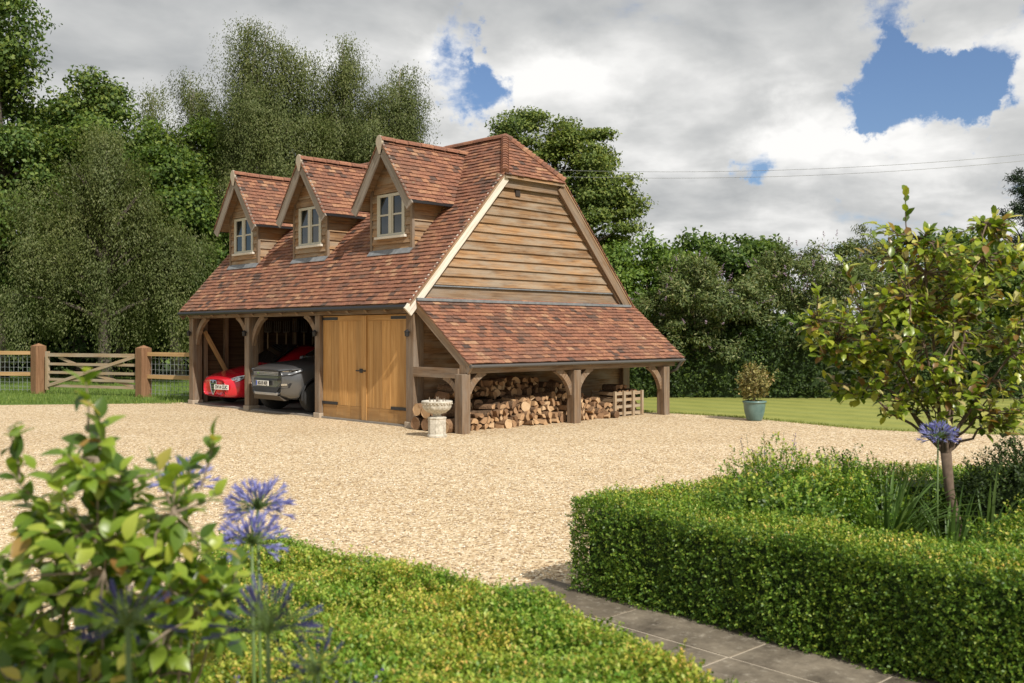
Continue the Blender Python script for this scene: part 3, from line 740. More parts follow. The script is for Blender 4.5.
def number_plate(parent, text, x, y, z, w=.52, h=.112, band=False, rz=0.0):
    p = MB(); p.box((-.006,-w/2,-h/2),(.006,w/2,h/2)); o = p.build('number_plate', M['plate'], parent, bevel=.003); o.location = (x, y, z); o.rotation_euler = (0, 0, rz)
    if band: b = MB(); b.box((.0062,-w/2+.003,-h/2+.004),(.0085,-w/2+.045,h/2-.004)) ; b.build('country_band', M['blue'], o)
    cu = bpy.data.curves.new('plate_text', 'FONT'); cu.body = text; cu.size = .105; cu.align_x = 'CENTER'; cu.align_y = 'CENTER'; cu.extrude = .0015; cu.offset = .0025
    t = bpy.data.objects.new('t', cu); COL.objects.link(t); bpy.context.view_layer.update()
    me = bpy.data.meshes.new_from_object(t.evaluated_get(bpy.context.evaluated_depsgraph_get())); bpy.data.objects.remove(t); me.materials.clear(); me.materials.append(M['ink'])
    xs = [v.co.x for v in me.vertices]; k = min(1.0, (w-(.125 if band else .075))/(max(xs)-min(xs)))
    for v in me.vertices: v.co = (.0085 + v.co.z, v.co.x*k + (.020 if band else 0), v.co.y)
    link('plate_characters', me, o); return o
def panel(name, pts, depth, m, parent, d=(-1,0,0), bev=.0):
    mb = MB(); mb.prism(pts, Vector(d)*depth); return mb.build(name, m, parent, bevel=bev)
FZ = .047
# compact red hatchback
red = tag(empty('red_car', (-.06, 7.28, FZ), math.pi), 'small red hatchback with a pointed shield grille in the open end bay', 'car')
st = [(0.0, [(0,.24),(.42,.24),(.50,.28),(.52,.40),(.50,.52),(.42,.58),(.22,.60),(0,.60)]),
      (-.07,[(0,.19),(.62,.19),(.68,.26),(.70,.42),(.68,.56),(.58,.63),(.3,.66),(0,.665)]),
      (-.28,[(0,.17),(.74,.18),(.81,.28),(.83,.46),(.80,.62),(.70,.71),(.36,.755),(0,.765)]),
      (-.75,[(0,.17),(.76,.18),(.845,.3),(.86,.52),(.84,.71),(.74,.80),(.4,.855),(0,.87)]),
      (-1.15,[(0,.17),(.76,.18),(.84,.3),(.86,.55),(.84,.78),(.75,.875),(.5,.925),(0,.94)]),
      (-1.5,[(0,.17),(.76,.18),(.84,.3),(.86,.55),(.84,.82),(.75,.96),(.58,1.13),(0,1.17)]),
      (-2.0,[(0,.17),(.76,.18),(.84,.3),(.86,.55),(.84,.84),(.74,1.02),(.56,1.38),(0,1.43)]),
      (-3.0,[(0,.17),(.76,.18),(.84,.3),(.86,.55),(.84,.86),(.74,1.05),(.55,1.37),(0,1.42)]),
      (-3.7,[(0,.2),(.72,.22),(.8,.32),(.82,.55),(.80,.86),(.7,1.0),(.5,1.18),(0,1.22)]),
      (-4.05,[(0,.3),(.6,.3),(.68,.4),(.7,.6),(.68,.8),(.6,.92),(.4,.96),(0,.97)])]
body = loft('body', st, M['red'], red); cut_arches(body, [(x, .31, .345, .16, y) for x in (-.80,-3.32) for y in (.80,-.80)])
for x in (-.80,-3.32):
    for y in (.735,-.735): wheel(red, x, y, .31, .19, y)
# shield grille with a bright surround and bars
mb = MB(); sh = [(-.13,.585),(.13,.585),(.145,.52),(.09,.36),(0,.25),(-.09,.36),(-.145,.52)]
mb.prism([(-.03,y,z) for y, z in sh], (.055,0,0)); gr = mb.build('grille', M['plast'], red)
mb = MB(); c = [Vector((.022,y*1.03,z)) for y, z in sh]; mb.tube(c+[c[0]], .012, 6)
for z in (.33,.39,.45,.51): hw = np.interp(z, [.25,.36,.52,.585], [0,.09,.145,.13])-.01; mb.beam((.026,-hw,z),(.026,hw,z),.008,.014)
mb.build('grille_surround', M['chrome'], gr)
mb = MB(); mb.tube([(.02,0,.565),(.034,0,.565)], .036, 16); mb.build('round_badge', plain('badge enamel', (.25,.3,.4), .3), gr)
number_plate(red, 'OV14 CUC', -.0+.032, .40, .44, .50, .112, rz=R(11))
ds = lambda y: -.04 - .25*max(0, (abs(y)-.38)/.42)**1.7    # how far the nose curves back
for sg in (-1, 1):
    a, b = (.17, .54); P = [(a,.245),(b,.255),(b,.36),(a+.05,.37),(a,.33)]
    panel('lower_intake', [(ds(y)+.035,sg*y,z) for y, z in P], .05, M['plast'], red)
    mb = MB(); mb.tube([(ds(.60)+.005,sg*.61,.30),(ds(.60)+.04,sg*.60,.30)], .04, 12); mb.build('fog_lamp', M['lampglass'], red)
    # almond headlight lying in the corner of the bonnet
    mb = MB(); ring = [(-.06,.50,.575),(-.05,.56,.535),(-.11,.66,.545),(-.24,.765,.60),(-.40,.80,.675),(-.38,.755,.705),(-.24,.66,.68),(-.12,.56,.63)]
    cen = Vector((-.14,.66,.645)); vs = [Vector((x,sg*y,z)) for x, y, z in ring] + [Vector((cen.x,sg*cen.y,cen.z))]
    mb.add(vs, [(i,(i+1)%8,8) if sg > 0 else ((i+1)%8,i,8) for i in range(8)]); hl = mb.build('headlight', M['lampglass'], red, sm=True)
    mb = MB(); c = [v for v in vs[:8]]; mb.tube(c+[c[0]], .011, 6); mb.build('headlight_rim', M['chrome'], hl)
panel('windscreen', [(-1.18,.62,.955),(-1.18,-.62,.955),(-1.92,-.50,1.385),(-1.92,.50,1.385)], .03, M['carglass'], red, (.5,0,.86))
for sg in (-1, 1):
    mb = MB(); mb.lathe([(.0,-.06),(.07,-.05),(.09,0),(.07,.05),(0,.06)], (-1.45,sg*.92,.96), 10); mb.beam((-1.45,sg*.8,.92),(-1.45,sg*.9,.95),.05,.04); mb.build('wing_mirror', M['red'], red)

# grey off-roader
suv = tag(empty('grey_car', (-.30, 4.56, FZ), math.pi), 'large grey off road car with dark mesh grille parked in the middle bay', 'car'); suv.scale = (1, 1, .94)
st = [(0.0,[(0,.42),(.48,.42),(.56,.46),(.60,.66),(.60,.84),(.56,.93),(.36,.96),(0,.965)]),
      (-.09,[(0,.33),(.66,.33),(.76,.42),(.80,.68),(.78,.90),(.72,1.0),(.42,1.035),(0,1.045)]),
      (-.30,[(0,.28),(.76,.28),(.89,.40),(.925,.70),(.90,.95),(.83,1.055),(.46,1.10),(0,1.11)]),
      (-.8,[(0,.27),(.8,.28),(.92,.38),(.95,.74),(.93,.99),(.85,1.09),(.5,1.15),(0,1.165)]),
      (-1.3,[(0,.27),(.8,.28),(.92,.38),(.95,.76),(.93,1.02),(.85,1.13),(.6,1.19),(0,1.205)]),
      (-1.7,[(0,.27),(.8,.28),(.92,.38),(.95,.76),(.93,1.04),(.85,1.19),(.66,1.40),(0,1.44)]),
      (-2.15,[(0,.27),(.8,.28),(.92,.38),(.95,.76),(.93,1.05),(.84,1.24),(.65,1.64),(0,1.70)]),
      (-3.3,[(0,.27),(.8,.28),(.92,.38),(.95,.76),(.93,1.06),(.84,1.26),(.64,1.68),(0,1.74)]),
      (-4.1,[(0,.3),(.78,.3),(.9,.42),(.93,.76),(.91,1.05),(.82,1.24),(.62,1.6),(0,1.66)]),
      (-4.5,[(0,.4),(.7,.4),(.8,.5),(.83,.76),(.81,1.0),(.74,1.1),(.56,1.2),(0,1.22)])]
body = loft('body', st, M['greyp'], suv); cut_arches(body, [(x, .37, .425, .17, y) for x in (-.72,-3.46) for y in (.88,-.88)])
for x in (-.72,-3.46):
    for y in (.80,-.80): wheel(suv, x, y, .365, .235, y)
for y in (.93,-.93):
    for x in (-.72,-3.46):
        mb = MB(); pts = [(x+math.cos(t)*.432, y, .37+math.sin(t)*.432) for t in [math.pi*(-.05+1.1*k/14) for k in range(15)]]; mb.tube(pts, .022, 6); mb.build('arch_trim', M['plast'], suv)
panel('grille', [(.004,-.50,.83),(.004,.50,.83),(-.008,.53,.94),(-.008,-.53,.94)], .06, M['plast'], suv)
g2 = bpy.data.objects['grille.001'] if 'grille.001' in bpy.data.objects else bpy.data.objects['grille']
mb = MB()
for z in (.855,.885,.915): mb.beam((.009,-.49,z),(.009,.49,z),.006,.010)
mb.build('grille_bar', M['silverp'], g2)
mb = MB(); mb.box((.006,-.34,.872),(.016,-.25,.905)); mb.build('oval_badge', M['chrome'], g2)
panel('bonnet_lip_intake', [(.012,-.46,.735),(.012,.46,.735),(.008,.48,.775),(.008,-.48,.775)], .05, M['plast'], suv)
panel('lower_intake', [(.02,-.44,.475),(.02,.44,.475),(.012,.54,.585),(.012,-.54,.585)], .07, M['plast'], suv)
panel('skid_plate', [(.008,-.44,.40),(.008,.44,.40),(.014,.48,.465),(.014,-.48,.465)], .07, M['silverp'], suv, bev=.01)
panel('lower_valance', [(-.07,-.60,.29),(-.07,.60,.29),(.0,.50,.395),(.0,-.50,.395)], .12, plain('brown black valance', (.07,.055,.04), .7), suv)
number_plate(suv, 'EG15 KFJ', .056, -.06, .668, .50, .112, True)
for sg in (-1, 1):
    mb = MB(); ring = [(-.035,.50,.85),(-.05,.62,.845),(-.16,.80,.87),(-.36,.905,.955),(-.36,.88,1.0),(-.16,.80,.975),(-.06,.62,.955),(-.03,.50,.945)]
    vs = [Vector((x+.035,sg*(y+.012),z)) for x, y, z in ring]; cen = Vector((-.07,sg*.68,.91)); vs.append(cen)
    mb.add(vs, [(i,(i+1)%8,8) if sg > 0 else ((i+1)%8,i,8) for i in range(8)]); hl = mb.build('headlight', M['lampglass'], suv, sm=True)
    mb = MB(); mb.tube(vs[:8]+[vs[0]], .012, 6); mb.build('headlight_rim', M['plast'], hl)
    P = [(.54,.60),(.62,.56),(.76,.58),(.80,.68),(.72,.715),(.58,.69)]
    fx = lambda y: .01 - .26*max(0,(y-.50)/.42)**1.8
    mb = MB(); mb.prism([(fx(y)+.006,sg*y,z) for y, z in P], (-.05,0,0)); fl = mb.build('fog_lamp_recess', M['plast'], suv)
    mb = MB(); mb.beam((fx(.60)+.008,sg*.60,.645),(fx(.73)+.012,sg*.73,.655),.02,.04); mb.build('fog_lamp', M['chrome'], fl)
    mb = MB(); mb.lathe([(0,-.09),(.08,-.07),(.1,0),(.08,.07),(0,.09)], (-1.6,sg*1.06,1.16), 10); mb.beam((-1.6,sg*.9,1.1),(-1.6,sg*1.0,1.14),.06,.05); mb.build('wing_mirror', M['greyp'], suv)
panel('windscreen', [(-1.36,.70,1.215),(-1.36,-.70,1.215),(-2.05,-.58,1.635),(-2.05,.58,1.635)], .03, M['carglass'], suv, (.5,0,.86))

# garden forks on the far wall of the bay
def copy_tree(o, parent=None):
    c = o.copy(); COL.objects.link(c); c.parent = parent
    for ch in list(o.children): copy_tree(ch, c)
    return c
M['steel'] = plain('dull steel', (.36,.36,.36), .35, .8); M['ash'] = plain('ash handle', (.34,.25,.15), .6)
fork = tag(empty('garden_fork', (2.05, YF-.20, 1.40)), 'garden fork hung tines up on the dark end wall of the middle bay', 'garden fork', 'garden forks hung in a row inside the barn')
mb = MB(); mb.tube([(0,0,-.45),(0,0,.35)], .017, 7); mb.build('shaft', M['ash'], fork)
mb = MB(); mb.tube([(-.05,0,-.46),(.05,0,-.46)], .014, 6); mb.tube([(-.05,0,-.46),(0,0,-.34),(.05,0,-.46)], .011, 6); mb.build('handle', M['ash'], fork)
mb = MB(); mb.tube([(-.085,0,.36),(.085,0,.36)], .013, 6)
for x in (-.085,-.028,.028,.085): mb.tube([(x,0,.36),(x,-.02,.64)], [.010,.005], 6)
mb.build('tines', M['steel'], fork)
for k in range(1, 6):
    c = copy_tree(fork); c.location = (2.05+k*.27, YF-.20, 1.40+rnd.uniform(-.02,.02))

# ------------------------------------------------------------------ firewood
def cutwood():
    n = NT(mat('split firewood')); i = n.island(); v = n.noise(n.coord('Object'), 26, 4, .6)
    oi = n.new('ShaderNodeObjectInfo').outputs['Random']
    c = n.ramp(n.math('ADD', n.math('MULTIPLY', oi, .75), n.math('MULTIPLY', v, .25)), ((.1,(.13,.075,.042)),(.3,(.27,.16,.09)),(.5,(.38,.235,.13)),(.7,(.48,.31,.17)),(.9,(.58,.42,.26))))
    return n.set(c, .8, spec=.15)
def barkwood():
    n = NT(mat('firewood bark')); v = n.noise(n.coord('Object'), 34, 5, .65); oi = n.new('ShaderNodeObjectInfo').outputs['Random']
    c = n.mix(oi, n.ramp(v, ((.35,(.055,.035,.022)),(.65,(.17,.115,.075)))), n.ramp(v, ((.35,(.16,.09,.05)),(.65,(.34,.21,.12)))))
    n.bump(v, .7, .01); return n.set(c, .9, spec=.1)
M['cut'] = cutwood(); M['logbark'] = barkwood()
def log_mesh(kind, ln, r):
    mb = MB()
    if kind == 'round': prof = [(math.cos(2*math.pi*k/11)*r*rnd.uniform(.93,1.05), math.sin(2*math.pi*k/11)*r*rnd.uniform(.93,1.05)) for k in range(11)]; barkf = set(range(11))
    else:
        a = rnd.uniform(1.2, 2.0) if kind == 'wedge' else math.pi*rnd.uniform(.85,1.05); n = 5
        prof = [(-r*.45 + rnd.uniform(-.01,.01), rnd.uniform(-.012,.012))] + [(-r*.45 + math.cos(-a/2+a*k/n)*r*1.25*rnd.uniform(.95,1.04), math.sin(-a/2+a*k/n)*r*1.1) for k in range(n+1)]; barkf = set(range(1, n+1))
    m = len(prof); tw = rnd.uniform(-.12,.12); vs = []
    for s, y in ((1, -ln/2), (1, 0), (.97, ln/2)):
        t = tw*y/ln; o = rnd.uniform(-.008,.008)
        for x, z in prof: vs.append(((x*math.cos(t)-z*math.sin(t))*s+o, y+rnd.uniform(-.012,.012), (x*math.sin(t)+z*math.cos(t))*s))
    fs = [tuple(range(m)), tuple(2*m+i for i in reversed(range(m)))]; mi = [0, 0]
    for L in range(2):
        for i in range(m): fs.append((L*m+i, (L+1)*m+i, (L+1)*m+(i+1)%m, L*m+(i+1)%m)); mi.append(1 if i in barkf else 0)
    mb.v = vs; mb.f = fs; mb.m = mi
    return mb.mesh('log', [M['cut'], M['logbark']])
WED = [log_mesh(k, .40*rnd.uniform(.85,1.05), rnd.uniform(.062,.085)) for k in ['wedge']*7+['half']*5]
RND = [log_mesh('round', .42, rnd.uniform(.07,.10)) for _ in range(4)]
BIG = [log_mesh('round', .5, r) for r in (.125, .115, .135)]
nlog = 0
def put_log(me, x, y, z, label, group, wild=.25, name='split_log', spin=None):
    global nlog; nlog += 1
    o = link(name, me); o.location = (x, y, z)
    o.rotation_euler = (rnd.uniform(-wild,wild)*.5, rnd.uniform(0, 6.28) if spin is None else spin, rnd.uniform(-wild,wild)); tag(o, label, 'log', group)
    return o
heapL = 'split log heaped between the urn post and the middle post of the log store'; gL = 'split logs heaped in the left bay of the log store'
heapR = 'split log heaped between the middle post of the log store and the slatted crate'; gR = 'split logs heaped in the right bay of the log store'
hbig = 'thick unsplit log lying under the back of the heap in the log store'; gB = 'thick unsplit logs lying under the heap'
# thick rounds at the bottom of the back row carry the upper logs
for x in np.arange(.35, 4.1, .29):
    for r in (0, 1): put_log(BIG[rnd.randrange(3)], x + .14*(r % 2), -.34, .13 + r*.235, hbig, gB, .05, 'unsplit_log')
top_l = lambda x: np.interp(x, [.2, .7, 1.2, 2.0, 2.8], [.60, .74, .84, .88, .80])
top_r = lambda x: np.interp(x, [2.9, 3.2, 3.7, 4.3], [.74, .66, .56, .44])
for row in range(9):
    z = .065 + row*.105
    for x in np.arange(.30, 2.78, .118):      # front tier
        xx = x + .06*(row % 2) + rnd.uniform(-.02,.02)
        if z < np.interp(xx, [.2,.5,1.2,2.0,2.9], [.15,.32,.42,.56,.56]):
            put_log(rnd.choice(WED + WED + RND), xx, -.98 + .05*row + rnd.uniform(-.06,.06), z, heapL, gL, .35)
    for x in np.arange(.30, 2.95, .125):      # back tier
        xx = x + .06*(row % 2) + rnd.uniform(-.02,.02)
        if .50 < z < top_l(xx): put_log(rnd.choice(WED + WED + RND), xx, -.50 + .03*row + rnd.uniform(-.05,.05), z, heapL, gL, .4)
    for x in np.arange(3.02, 4.35, .125):
        xx = x + .06*(row % 2) + rnd.uniform(-.02,.02)
        if z < top_r(xx) - .1: put_log(rnd.choice(WED + WED + RND), xx, -.98 + .07*row + rnd.uniform(-.06,.06), z, heapR, gR, .45)
        elif .50 < z < top_r(xx) + .05: put_log(rnd.choice(WED), xx, -.48, z, heapR, gR, .4)
# round logs stacked by the corner post, behind the urn
for k, (x, z) in enumerate(((.34,.12),(.60,.115),(.86,.115),(.30,.36),(.57,.35),(.82,.35),(.45,.57))):
    pass
for k, (yy, z) in enumerate(((-.30,.125),(-.56,.12),(-.82,.125),(-1.08,.12),(-.32,.37),(-.58,.36),(-.85,.365))):
    o = put_log(BIG[k % 3], .06, yy, z, 'round log with pale sawn ends stacked behind the stone urn', 'round logs stacked behind the stone urn', .03, 'round_log', 0); o.rotation_euler.z = R(90) + rnd.uniform(-.06,.06)
# slatted crate of logs at the far end
cr = tag(empty('slatted_crate', (4.84, -.78, .012)), 'open slatted timber crate full of logs at the right end of the log store', 'crate')
cw, cd, chh = .95, .62, .52
for sx in (-1, -.34, .34, 1):
    for sy_ in (-1, 1):
        mb = MB(); mb.box((sx*(cw/2-.03)-.03, sy_*(cd/2)-.022, 0),(sx*(cw/2-.03)+.03, sy_*(cd/2)+.022, chh)); mb.build('upright', M['gatewood'], cr)
for z in (.06,.20,.34,.47):
    for sy_ in (-1, 1):
        mb = MB(); mb.box((-cw/2, sy_*(cd/2-.032)-.009, z-.03),(cw/2, sy_*(cd/2-.032)+.009, z+.03)); mb.build('slat', M['gatewood'], cr)
    for sx in (-1, 1):
        mb = MB(); mb.box((sx*(cw/2-.012)-.009, -cd/2+.045, z-.03),(sx*(cw/2-.012)+.009, cd/2-.045, z+.03)); mb.build('slat', M['gatewood'], cr)
mb = MB(); mb.box((-cw/2+.03,-cd/2+.05,.03),(cw/2-.03,cd/2-.05,.05)); mb.build('base_board', M['gatewood'], cr)
for row, z in enumerate((.13,.25,.37,.49,.60)):
    for x in np.arange(-.33,.36,.135):
        if row == 4 and abs(x+.05) > .25: continue
        put_log(rnd.choice(WED), 4.84 + x + .05*(row % 2) - .02, -.78, z, 'split log lying in the slatted crate', 'split logs in the slatted crate', .12)
print('logs', nlog)

# ------------------------------------------------------------------ stone urn on its pedestal
M['stone'] = (lambda n: n.set(n.mix(n.ramp(n.noise(n.coord('Object'), 17, 6, .7), ((.42,(0,0,0)),(.62,(1,1,1)))), (.60,.56,.48), (.38,.35,.285)), .9, spec=.2))(NT(mat('weathered stone')))
u0 = gp(437, 437.5); urn = tag(empty('stone_urn', (u0.x, u0.y, .01)), 'weathered stone urn with a shallow carved bowl on an eight sided pedestal', 'urn'); urn.scale = (.9, .9, .95)
mb = MB(); mb.lathe([(.185,0),(.185,.04),(.165,.05),(.165,.31),(.175,.32),(.175,.345),(.10,.36)], n=8); mb.build('pedestal', M['stone'], urn, bevel=.006)
mb = MB(); fl = lambda k, n, z: 1 + (.05*math.cos(k/n*2*math.pi*12) if .40 < z < .56 else 0)
mb.lathe([(.10,.35),(.075,.375),(.08,.40),(.17,.43),(.235,.48),(.262,.53),(.258,.575),(.275,.59),(.285,.60),(.285,.625),(.262,.63),(.235,.60),(.10,.56),(.02,.555)], n=48, flute=fl); mb.build('bowl', M['stone'], urn, sm=True)
mb = MB()
for k in range(26):
    a = 2*math.pi*k/26; mb.lathe([(.001,-.017),(.015,-.006),(.015,.006),(.001,.017)], (.275*math.cos(a),.275*math.sin(a),.582), 6)
mb.build('bead_moulding', M['stone'], urn)
mb = MB(); P = []
for _ in range(16):
    a = rnd.uniform(0,6.28); r = rnd.uniform(0,.16); P.append((r*math.cos(a), r*math.sin(a)))
for x, y in P: mb.tube([(x,y,.55),(x*1.3+rnd.uniform(-.03,.03),y*1.3,.655+rnd.uniform(0,.05))], [.012,.004], 5)
mb.build('dry_plant', M['twig'], urn)

# ------------------------------------------------------------------ glazed pot with a clipped shrub
def glaze():
    n = NT(mat('blue green glaze')); c = n.ramp(n.noise(n.coord('Object'), 5, 4), ((.35,(.085,.155,.15)),(.65,(.15,.245,.23)))); return n.set(c, .3, spec=.5)
p0 = gp(754.5, 421); pot = tag(empty('glazed_pot', (p0.x, p0.y, .005)), 'blue green glazed pot at the edge of the lawn', 'pot')
mb = MB(); mb.lathe([(r_*.87, z_*.92) for r_, z_ in ((.155,0),(.175,.03),(.225,.20),(.245,.36),(.25,.385),(.268,.39),(.268,.425),(.235,.43),(.225,.40))], n=32); mb.build('pot_body', glaze(), pot, sm=True)
mb = MB(); mb.lathe([(.19,.34),(.0,.36)], n=20); mb.build('soil', M['soil'], pot)

# ------------------------------------------------------------------ fences and the field gate
M['wire'] = plain('galvanised wire', (.42,.45,.46), .4, .6)
def gatepost(px, py, label, h):
    b = gp(px, py); o = tag(empty('gate_post', (b.x, b.y, 0), R(8)), label, 'gate post')
    mb = MB(); w = .155; mb.prism([(-w,-w,-.1),(w,-w,-.1),(w,w,-.1),(-w,w,-.1)], (0,0,h+.04)); mb.v.append((0,0,h+.02)); k = len(mb.v)-1
    o2 = mb.build('shaft', M['postwood'], o, bevel=.012)
    mb = MB(); mb.add([(-w,-w,h-.055),(w,-w,h-.055),(w,w,h-.055),(-w,w,h-.055),(0,0,h+.03)], [(0,1,4),(1,2,4),(2,3,4),(3,0,4),(3,2,1,0)]); mb.build('weathered_top', M['postwood'], o)
    return b
pA = gatepost(38.5, 393.5, 'stout brown timber post at the left end of the field gate', 1.42)
pB = gatepost(143.5, 397, 'stout brown timber post at the right end of the field gate', 1.38)
d = (pB - pA).normalized(); Lg = (pB - pA).length
gate = tag(empty('field_gate', pA, math.atan2(d.y, d.x)), 'pale five bar timber field gate with crossing braces', 'gate')
g0, g1 = .36, Lg - .20
def gp_beam(name, p, q, w, h, m='gatewood'): mb = MB(); mb.beam(p, q, w, h); return mb.build(name, M[m], gate)
gp_beam('hanging_stile', (g0,0,.12), (g0,0,1.22), .09, .09); gp_beam('shutting_stile', (g1,0,.15), (g1,0,1.16), .07, .08)
gp_beam('top_rail', (g0,0,1.12), (g1,0,1.12), .075, .10)
for z in (.24,.42,.62,.86): gp_beam('rail', (g0,0,z), (g1,0,z), .03, .075)
gp_beam('brace', (g0+.05,-.035,.24), (g1-.05,-.035,1.10), .03, .085); gp_beam('brace', (g0+.4,.035,1.06), (g0+(g1-g0)*.55,.035,.60), .03, .08); gp_beam('brace', (g0+(g1-g0)*.50,.035,.60), (g1-.1,.035,.26), .03, .08)
def field_fence(a, b, label, nmid, h1=1.17, h0=.56):
    a = Vector(a); b = Vector(b); d = (b-a).normalized(); L = (b-a).length
    o = tag(empty('post_and_rail_fence', a, math.atan2(d.y, d.x)), label, 'fence')
    for z in (h1, h0): mb = MB(); mb.beam((0,0,z),(L,0,z),.055,.105); mb.build('rail', M['rail'], o)
    for k in range(nmid): mb = MB(); x = L*(k+1)/(nmid+1); mb.box((x-.06,.03,-.05),(x+.06,.13,h1+.1)); mb.build('post', M['rail'], o)
    mb = MB(); x = .1
    while x < L: mb.beam((x,.04,.05),(x,.04,h1-.05),.008,.008); x += .15
    for z in (.10,.20,.32,.45,.62,.75,.9,1.05): mb.beam((0,.046,z),(L,.046,z),.007,.007)
    mb.build('wire_netting', M['wire'], o)
field_fence(pB + d*.16, (1.2, 9.2, 0), 'short post and rail fence with netting between the gate and the barn', 0)
lf = gp(-330, 388); field_fence(lf, pA - d*.16, 'post and rail fence with netting running off left of the gate', 5)

# ------------------------------------------------------------------ overhead wires
pl = dp(500, 168, 34); pr = dp(1180, 136, 34)
for p, lab in ((pl, 'timber pole carrying the overhead wires, behind the barn'), (pr, 'timber pole carrying the overhead wires, beyond the hedge on the right')):
    o = tag(empty('wire_pole', (p.x, p.y, 0)), lab, 'pole'); mb = MB(); mb.tube([(0,0,-.3),(0,0,p.z+.15)], [.13,.10], 10); mb.build('shaft', M['twig'], o)
    mb = MB(); mb.lathe([(.03,0),(.05,.04),(.03,.09),(.01,.1)], (0,0,p.z+.15), 8); mb.build('insulator', M['stone'], o)
for dz_, lab in ((.0, 'upper of the two thin overhead wires above the hedge'), (-.22, 'lower of the two thin overhead wires above the hedge')):
    mb = MB(); n = 24; mb.tube([pl.lerp(pr, k/n) + Vector((0,0,dz_ - .55*4*(k/n)*(1-k/n))) for k in range(n+1)], .0065, 5)
    tag(mb.build('overhead_wire', M['steel']), lab, 'wire')

# ------------------------------------------------------------------ planting
def rv(n): return norm(rng.normal(size=(n, 3)))
UP = np.array((0., 0., 1.))
M['leaf_oak'] = foliage('oak leaf', ((0,(0.039,0.081,0.020)),(.5,(0.089,0.158,0.034)),(.85,(0.152,0.222,0.051)),(1,(0.211,0.271,0.067))), .3, patch=(1.25,1.1,.9), pscale=.3)
M['leaf_birch'] = foliage('birch leaf', ((0,(0.067,0.094,0.026)),(.5,(0.114,0.149,0.047)),(.85,(0.163,0.194,0.073)),(1,(0.206,0.226,0.103))), .38, patch=(1.15,1.08,.95), pscale=.4)
M['leaf_mid'] = foliage('mid green leaf', ((0,(0.035,0.076,0.014)),(.5,(0.086,0.152,0.030)),(.85,(0.142,0.215,0.044)),(1,(0.198,0.266,0.063))), .35, patch=(1.2,1.1,.8), pscale=.35)
M['leaf_horn'] = foliage('hornbeam leaf', ((0,(0.052,0.090,0.020)),(.5,(0.116,0.173,0.038)),(.85,(0.197,0.251,0.061)),(1,(0.262,0.295,0.087))), .3, patch=(1.2,1.1,.85), pscale=.4)
M['leaf_budd'] = foliage('buddleia leaf', ((0,(0.054,0.088,0.028)),(.5,(0.119,0.167,0.058)),(.85,(0.198,0.239,0.091)),(1,(0.307,0.302,0.158))), .28, patch=(1.15,1.1,.95), pscale=.6)
M['leaf_bright'] = foliage('bright shrub leaf', ((0,(0.060,0.116,0.020)),(.5,(0.134,0.220,0.038)),(.85,(0.208,0.309,0.058)),(1,(0.298,0.387,0.091))), .38)
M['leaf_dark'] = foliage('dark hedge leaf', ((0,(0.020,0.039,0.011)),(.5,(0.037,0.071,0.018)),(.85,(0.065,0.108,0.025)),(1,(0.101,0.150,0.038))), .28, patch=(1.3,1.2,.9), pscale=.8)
M['leaf_con'] = foliage('conifer needle', ((0,(.015,.03,.014)),(.6,(.03,.055,.025)),(1,(.055,.085,.04))), .1)
M['mauve'] = foliage('mauve flower', ((0,(.20,.13,.22)),(.5,(.32,.22,.34)),(1,(.46,.36,.46))), .3)
M['box_leaf'] = foliage('box leaf', ((0,(0.045,0.106,0.013)),(.45,(0.114,0.226,0.029)),(.8,(0.197,0.326,0.041)),(.93,(0.336,0.424,0.064)),(1,(0.223,0.326,0.056))), .35, .45, patch=(1.2,1.1,.9), pscale=2.2, spec=.4)
M['box_tip'] = foliage('pale box tip', ((0,(0.156,0.265,0.029)),(.4,(0.352,0.440,0.054)),(.68,(0.567,0.567,0.098)),(.85,(0.723,0.606,0.147)),(1,(0.762,0.450,0.137))), .35, .45, patch=(.55,.80,.65), pscale=2.6, spec=.35)
M['cam_leaf'] = foliage('camellia leaf', ((0,(.07,.125,.016)),(.3,(.17,.25,.026)),(.62,(.33,.41,.045)),(.80,(.50,.50,.08)),(.88,(.74,.68,.33)),(.91,(.30,.17,.06)),(1,(.20,.12,.045))), .4, .32, spec=.55)
M['cam_leaf_near'] = foliage('glossy shrub leaf', ((0,(0.057,0.115,0.021)),(.35,(0.161,0.265,0.034)),(.75,(0.299,0.414,0.052)),(.96,(0.483,0.552,0.092)),(1,(0.368,0.184,0.069))), .45, .35, spec=.5)
M['strap'] = foliage('strap leaf', ((0,(.05,.10,.022)),(.6,(.10,.18,.04)),(1,(.17,.25,.07))), .3, .4)
M['silver'] = foliage('silvery lavender leaf', ((0,(.14,.17,.11)),(.6,(.23,.27,.19)),(1,(.33,.37,.27))), .25, .7)
M['lavflower'] = foliage('lavender flower', ((0,(.09,.07,.22)),(.6,(.16,.13,.34)),(1,(.25,.21,.45))), .2)
M['agap'] = foliage('blue agapanthus petal', ((0,(.13,.13,.46)),(.5,(.24,.25,.62)),(1,(.42,.43,.78))), .35, .5)
M['stem'] = plain('green stem', (.10,.16,.04), .5, var=.2)
M['pot_leaf'] = foliage('olive pot shrub leaf', ((0,(0.121,0.115,0.041)),(.5,(0.230,0.216,0.074)),(.85,(0.351,0.311,0.115)),(1,(0.446,0.297,0.149))), .25)
M['lawn_blade'] = foliage('lawn blade', ((0,(.15,.19,.045)),(.5,(.22,.26,.065)),(1,(.31,.33,.10))), .3)
M['grass'] = foliage('grass blade', ((0,(0.073,0.135,0.022)),(.5,(0.146,0.230,0.041)),(1,(0.262,0.338,0.081))), .35)

